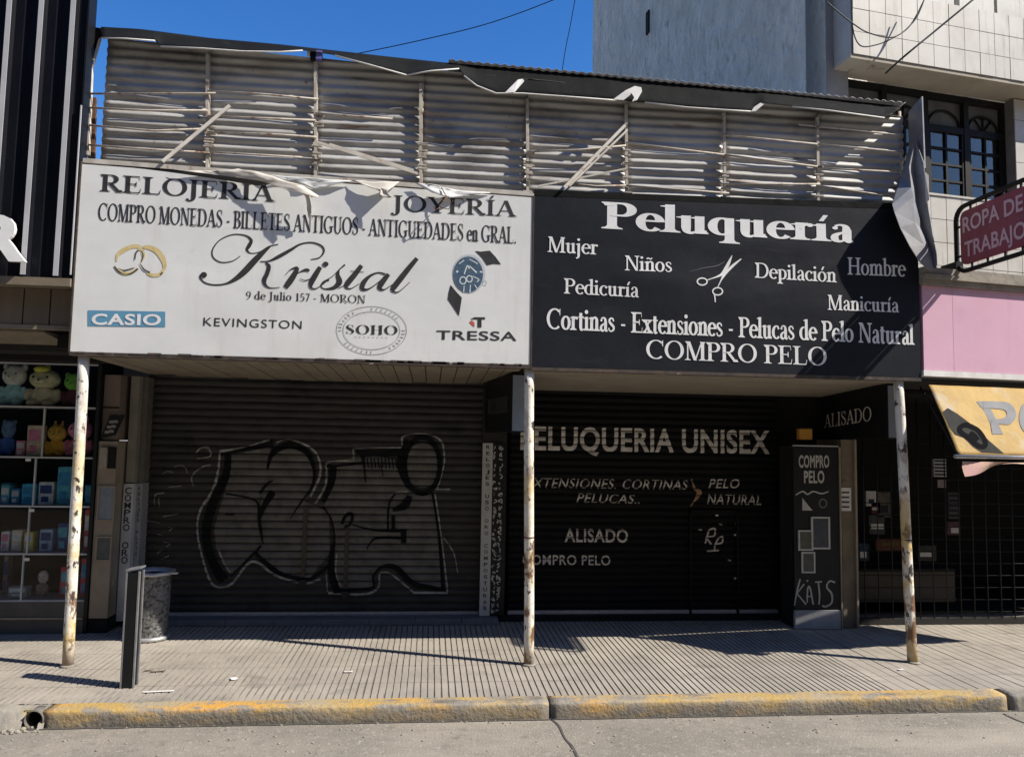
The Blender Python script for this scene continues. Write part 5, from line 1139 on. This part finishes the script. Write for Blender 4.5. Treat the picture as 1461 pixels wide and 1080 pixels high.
t = T2()
for i, p in enumerate([[(260, 300, 5), (275, 220, 8), (290, 165, 8)], [(272, 240, 6), (310, 190, 8)], [(270, 235, 6), (320, 295, 8)], [(325, 285, 6), (328, 215, 8), (340, 210, 8), (356, 295, 8)], [(320, 255, 6), (352, 252, 6)], [(365, 180, 7), (400, 178, 8)], [(382, 180, 8), (388, 250, 8), (385, 295, 7)], [(468, 182, 8), (440, 175, 8), (425, 205, 9), (450, 240, 10), (450, 285, 9), (420, 305, 9), (402, 300, 9)], [(322, 170, 8), (328, 176, 8)]]): t.rib(e(p), i)
px_draw(t, YB, .003).build('graffiti', m_d, bd, norm=False)
t = T2(); t.rib([(1135, 706, 1.5), (1145, 701, 2), (1152, 705, 2), (1160, 701, 2), (1172, 704, 2), (1182, 701, 1.2)]); t.poly([(1144.5, 710), (1149, 716), (1159, 728), (1144.5, 728)], 1)
px_draw(t, YB, .003).build('emblem', m_d, bd, norm=False)
t = T2(); t.ell(1174, 718, 5, 6, 2); px_draw(t, YB, .003).build('emblem', M_gink, bd, norm=False)
M_fr = mat('frame_grey', (.5, .5, .46), (.4, .4, .37), 9, .6)
g_ = 'small picture frames on the black board'
frame(1157, 1183, 737, 783, YB, 'tallest pale picture frame on the black board', M_fr, mat('pic_blue', (.05, .065, .08), (.03, .035, .05), 14, .3), group=g_, tk=.016)
frame(1138.5, 1159, 756, 785, YB-.002, 'olive tinted picture frame left of the tall one', M_fr, mat('pic_olive', (.09, .09, .06), (.06, .06, .045), 14, .3), group=g_, tk=.014)
frame(1143, 1162, 787, 817, YB, 'lowest picture frame above the graffiti tag', M_fr, mat('pic_grey', (.07, .072, .07), (.05, .05, .05), 14, .3), group=g_, tk=.014)
a2 = at(1138, 627, YB+.1); b2 = at(1156, 612, YB+.1)
o = thing('alarm_box', 'small orange alarm box above the black board', 'box', (a2.x, YB+.1, a2.z)); MB().box(a2.x, b2.x, YB+.06, YB+.12, a2.z, b2.z).build('case', mat('orange_box', (.5, .24, .02), (.4, .2, .03), 20, .6), o, bevel=.004); MB().box(a2.x, b2.x, YB+.055, YB+.12, b2.z+.001, b2.z+.016).build('lid', M_dark, o)
p0 = at(1200, 640, YB); p1 = at(1222, 640, YB)
pc = thing('pilaster', 'brown pilaster right of the COMPRO PELO board', 'pilaster', (p0.x, YB, 0))
MB().box(p0.x+.016, p1.x-.02, YB+.03, YB+.5, .003, 1.755).build('shaft', mat('brown_plaster', (.2, .165, .12), (.14, .115, .085), 5, .85, layers=[((.28, .24, .18), 8, .62, .72), ((.1, .06, .05), 6, .62, .72)]), pc); MB().box(p1.x-.018, p1.x, YB, YB+.5, .003, 1.755).build('edge_strip', M_cream, pc)
a3 = at(1200, 729, YB); b3 = at(1216, 696, YB)
o = thing('paper_notice', 'torn white paper notice on the brown pilaster', 'notice', (a3.x, YB, a3.z)); MB().box(a3.x, b3.x, YB+.022, YB+.028, a3.z, b3.z).build('sheet', M_strap, o)
mb = MB()
for i in range(4): mb.box(a3.x+.02, b3.x-.02, YB+.0195, YB+.0215, a3.z+.03+i*.045, a3.z+.045+i*.045)
mb.build('print', M_ink, o)
# right shop: dark interior, grille, counter and hanging goods
YI = 2.55
it = thing('right_shop_interior', 'dark open shop front behind a security grille at the right', 'shop front', (5.2, 1.7, 0))
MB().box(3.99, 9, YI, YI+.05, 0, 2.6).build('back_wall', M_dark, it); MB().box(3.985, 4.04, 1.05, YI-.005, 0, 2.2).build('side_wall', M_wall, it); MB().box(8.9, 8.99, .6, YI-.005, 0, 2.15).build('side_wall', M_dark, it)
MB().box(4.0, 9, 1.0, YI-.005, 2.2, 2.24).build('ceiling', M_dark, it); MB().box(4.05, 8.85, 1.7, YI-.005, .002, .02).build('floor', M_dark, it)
YGR = 1.15
gr = thing('security_grille', 'black bar security grille across the right shop front', 'grille', (5.2, YGR, 0))
xg0 = at(1224, 700, YGR).x; zs = [.12+.115*i for i in range(17)]
mb = MB()
for z in zs: mb.tube([(xg0, YGR, z), (8, YGR, z)], .004, 5)
mb.build('horizontal_bars', M_blackm, gr)
mb = MB(); x = xg0+.05
while x < 8: mb.tube([(x, YGR-.008, .06), (x, YGR-.008, 2.15)], .006, 5); x += .14
mb.build('vertical_bars', M_blackm, gr)
MB().box(xg0, 8, YGR-.01, YGR+.05, .003, .06).build('bottom_rail', M_wall, gr)
a = at(1226, 868, 1.5); b = at(1362, 815, 1.5)
o = thing('counter', 'low brown counter behind the grille', 'counter', ((a.x+b.x)/2, 1.5, 0)); MB().box(a.x, b.x, 1.5, 1.9, .14, b.z).build('front', mat('counter_front', (.075, .064, .048), (.05, .043, .034), 4, .8), o); MB().box(a.x, b.x, 1.48, 1.9, b.z+.001, b.z+.03).build('top', M_dark, o)
random.seed(21)
_c0 = col
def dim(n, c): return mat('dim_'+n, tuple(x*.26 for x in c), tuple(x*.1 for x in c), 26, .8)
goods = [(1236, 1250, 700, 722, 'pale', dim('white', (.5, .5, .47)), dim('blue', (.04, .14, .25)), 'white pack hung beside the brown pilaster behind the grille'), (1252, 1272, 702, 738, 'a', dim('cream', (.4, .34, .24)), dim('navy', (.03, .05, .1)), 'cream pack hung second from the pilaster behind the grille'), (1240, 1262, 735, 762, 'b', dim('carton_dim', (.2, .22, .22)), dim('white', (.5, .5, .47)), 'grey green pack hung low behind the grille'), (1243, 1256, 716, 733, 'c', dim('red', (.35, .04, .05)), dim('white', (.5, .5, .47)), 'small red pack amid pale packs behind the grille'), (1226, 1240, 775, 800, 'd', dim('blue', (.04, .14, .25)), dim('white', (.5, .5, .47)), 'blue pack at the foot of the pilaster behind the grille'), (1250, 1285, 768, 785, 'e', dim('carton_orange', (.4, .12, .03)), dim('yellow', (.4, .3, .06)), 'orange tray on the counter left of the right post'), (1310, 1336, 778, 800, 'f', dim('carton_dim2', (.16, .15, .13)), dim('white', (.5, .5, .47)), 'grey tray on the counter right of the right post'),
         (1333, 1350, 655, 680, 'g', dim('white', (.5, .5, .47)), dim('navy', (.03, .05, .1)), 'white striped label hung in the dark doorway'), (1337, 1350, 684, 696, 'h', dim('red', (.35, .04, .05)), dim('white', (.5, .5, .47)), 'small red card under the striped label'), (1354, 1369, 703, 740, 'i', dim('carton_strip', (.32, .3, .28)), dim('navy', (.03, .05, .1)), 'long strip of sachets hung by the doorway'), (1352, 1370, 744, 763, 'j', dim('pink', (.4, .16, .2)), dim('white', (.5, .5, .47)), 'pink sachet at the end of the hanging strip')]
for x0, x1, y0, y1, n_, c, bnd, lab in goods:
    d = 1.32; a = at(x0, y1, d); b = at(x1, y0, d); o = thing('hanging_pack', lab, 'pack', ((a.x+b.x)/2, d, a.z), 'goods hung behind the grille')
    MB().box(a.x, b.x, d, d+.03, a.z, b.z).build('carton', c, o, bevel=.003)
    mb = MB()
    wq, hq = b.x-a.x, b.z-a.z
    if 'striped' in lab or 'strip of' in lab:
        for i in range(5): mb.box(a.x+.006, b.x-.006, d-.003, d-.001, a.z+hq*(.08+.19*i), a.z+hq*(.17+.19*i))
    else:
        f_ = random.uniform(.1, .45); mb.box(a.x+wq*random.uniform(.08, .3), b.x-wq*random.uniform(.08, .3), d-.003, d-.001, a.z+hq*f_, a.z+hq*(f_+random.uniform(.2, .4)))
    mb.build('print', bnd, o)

# ================================================================== STREET THINGS
p = gz(180, 982); 
tt_ = thing('pavement_bollard', 'slim black metal bollard panel with grey edges beside the bin', 'bollard', (p.x, p.y, 0))
x0, x1 = p.x-.043, p.x+.046; zt = .765
MB().box(x0+.0105, x1-.0105, p.y+.003, p.y+.085, .002, zt-.01).build('panel', M_blackm, tt_, bevel=.003)
mb = MB()
for xx in (x0, x1-.0095): mb.box(xx, xx+.0095, p.y, p.y+.02, .002, zt); mb.box(xx, xx+.0095, p.y+.075, p.y+.092, .002, zt)
mb.build('edge_trim', mat('dull_trim', (.24, .24, .245), (.17, .17, .175), 14, .5, metal=.3), tt_)
MB().hexa([(x0-.004, p.y-.002, zt+.001), (x1+.004, p.y-.002, zt+.018), (x1+.004, p.y+.095, zt+.018), (x0-.004, p.y+.095, zt+.001), (x0-.004, p.y-.002, zt+.012), (x1+.004, p.y-.002, zt+.03), (x1+.004, p.y+.095, zt+.03), (x0-.004, p.y+.095, zt+.012)]).build('cap', mat('dull_trim', (.24, .24, .245), (.17, .17, .175), 14, .5, metal=.3), tt_)
c = Vector((-2.27, .84, 0))
bn = thing('litter_bin', 'battered grey metal litter bin in front of the graffiti shutter', 'bin', c)
M_bin = mat('hammered_metal', (.22, .22, .215), (.09, .09, .088), 46, .45, metal=.3, bump=.9, bscale=28, bdist=.02, layers=[((.035, .035, .035), 34, .53, .6)])
rows = []; n = 48
for k in range(16):
    f = k/15; r = .128+.012*f; rw = []
    for j in range(n+1):
        a = 2*math.pi*j/n; q = r+.0035*mnoise.noise(Vector((math.cos(a)*9, math.sin(a)*9, f*14))); rw.append(c+Vector((q*math.cos(a), q*math.sin(a), .03+.5*f)))
    rows.append(rw)
MB().grid(rows, True).build('bucket', M_bin, bn)
MB().lathe(c, [(.12, .004), (.148, .004), (.15, .03), (.13, .036)], 32).build('base_ring', M_alu, bn)
rows = []
for k, (dr_, z) in enumerate(((.138, .528), (.165, .535), (.168, .556), (.14, .562), (.126, .53))):
    rows.append([c+Vector(((dr_+.008*mnoise.noise(Vector((math.cos(2*math.pi*j/n)*3, math.sin(2*math.pi*j/n)*3, k))))*math.cos(2*math.pi*j/n), (dr_)*math.sin(2*math.pi*j/n), z+.012*mnoise.noise(Vector((math.cos(2*math.pi*j/n)*2, math.sin(2*math.pi*j/n)*2, 5))))) for j in range(n+1)])
MB().grid(rows, True).build('rim', M_alu, bn)
MB().box(c.x+.14, c.x+.205, c.y-.05, c.y-.02, .535, .548).build('broken_lid', M_alu, bn)
MB().tube([c+Vector((0, 0, .05)), c+Vector((0, 0, .052))], .12, 24).build('bin_floor', M_dark, bn)
# litter
def scrap(px, wd, ln, rot, label, m=M_strap, name='paper_scrap', cat='litter', g='paper scraps on the pavement'):
    q = gz(*px); mb = MB(); R2 = Matrix.Rotation(rot, 3, 'Z'); pts = [(-ln/2, -wd/2), (0, -wd*.6), (ln/2, -wd/2), (ln/2, wd*.4), (0, wd*.5), (-ln/2, wd/2)]
    mb.add([q+R2 @ Vector((a, b, .004+.006*random.random())) for a, b in pts], [(0, 1, 4, 5), (1, 2, 3, 4)]); o = mb.build(name, m, None, solid=.001); tag(o, label, cat, g); return o
scrap((226, 987), .03, .19, .1, 'long white paper strip by the kerb right of the bollard')
scrap((334, 969), .045, .05, .5, 'small white paper square on the ridged pavement')
scrap((497, 959), .03, .06, .2, 'pale paper bit between the left and middle posts')
scrap((1285, 956), .025, .05, .1, 'pale paper bit beside the right post')
M_leaf = mat('dry_leaf', (.09, .06, .035), None, 5, .9)
for q, lab in (((211, 957), 'dry leaf nearest the bollard on the pavement'), ((220, 959), 'dry leaf in the middle of a row of three by the bollard'), ((231, 958), 'dry leaf farthest from the bollard in a row of three')): scrap(q, .02, .05, .3, lab, M_leaf, 'dry_leaf', 'leaf', 'dry leaves on the pavement')
random.seed(5)
mb = MB()
for i in range(260):
    x = random.uniform(-3.4, 6); y = YK0-random.random()**2*.5-.01; r = random.uniform(.003, .009); mb.ball((x, y, ZR+r*.3), (r*1.4, r, r*.6), 5, 3)
o = mb.build('gutter_grit', M_kbare); o['kind'] = 'stuff'; o['label'] = 'fine grit scattered along the gutter below the kerb'

# cables
def cable(pts, r, label, g='cables overhead'):
    return tag(MB().tube([Vector(q) for q in spline([tuple(p) for p in pts], 10)], r, 6).build('cable', mat('cable_black', (.03, .03, .032), None, 5, .6)), label, 'cable', g)
cable([at(505, 78, 4), at(600, 58, 4), at(700, 33, 4), at(800, -4, 4), at(900, -50, 4)], .006, 'thin cable slanting across the blue sky')
cable([at(801, 110, 4), at(806, 75, 4), at(814, 35, 4), at(824, -20, 4)], .005, 'steep thin cable just left of the grey side wall')
k5 = lambda P: [rb(1061+x/3.6475, y/3.6475, v) for x, y, v in P]
cable(k5([(430, 10, .3), (500, 70, .3), (570, 125, .3), (650, 172, .3), (780, 195, .3), (880, 120, .3), (925, 40, .3), (950, -40, .3)]), .006, 'looped cable sagging over the tiled balcony')
cable(k5([(565, 60, .32), (572, 170, .32), (610, 240, .32), (690, 235, .32), (780, 198, .32), (870, 130, .32), (960, -40, .32)]), .006, 'second looped cable hanging lower over the tiled balcony')
cable(k5([(740, 382, .5), (830, 300, .2), (1000, 160, .1), (1200, -5, .0), (1300, -90, .0)]), .009, 'taut cable running up across the tiled balcony')
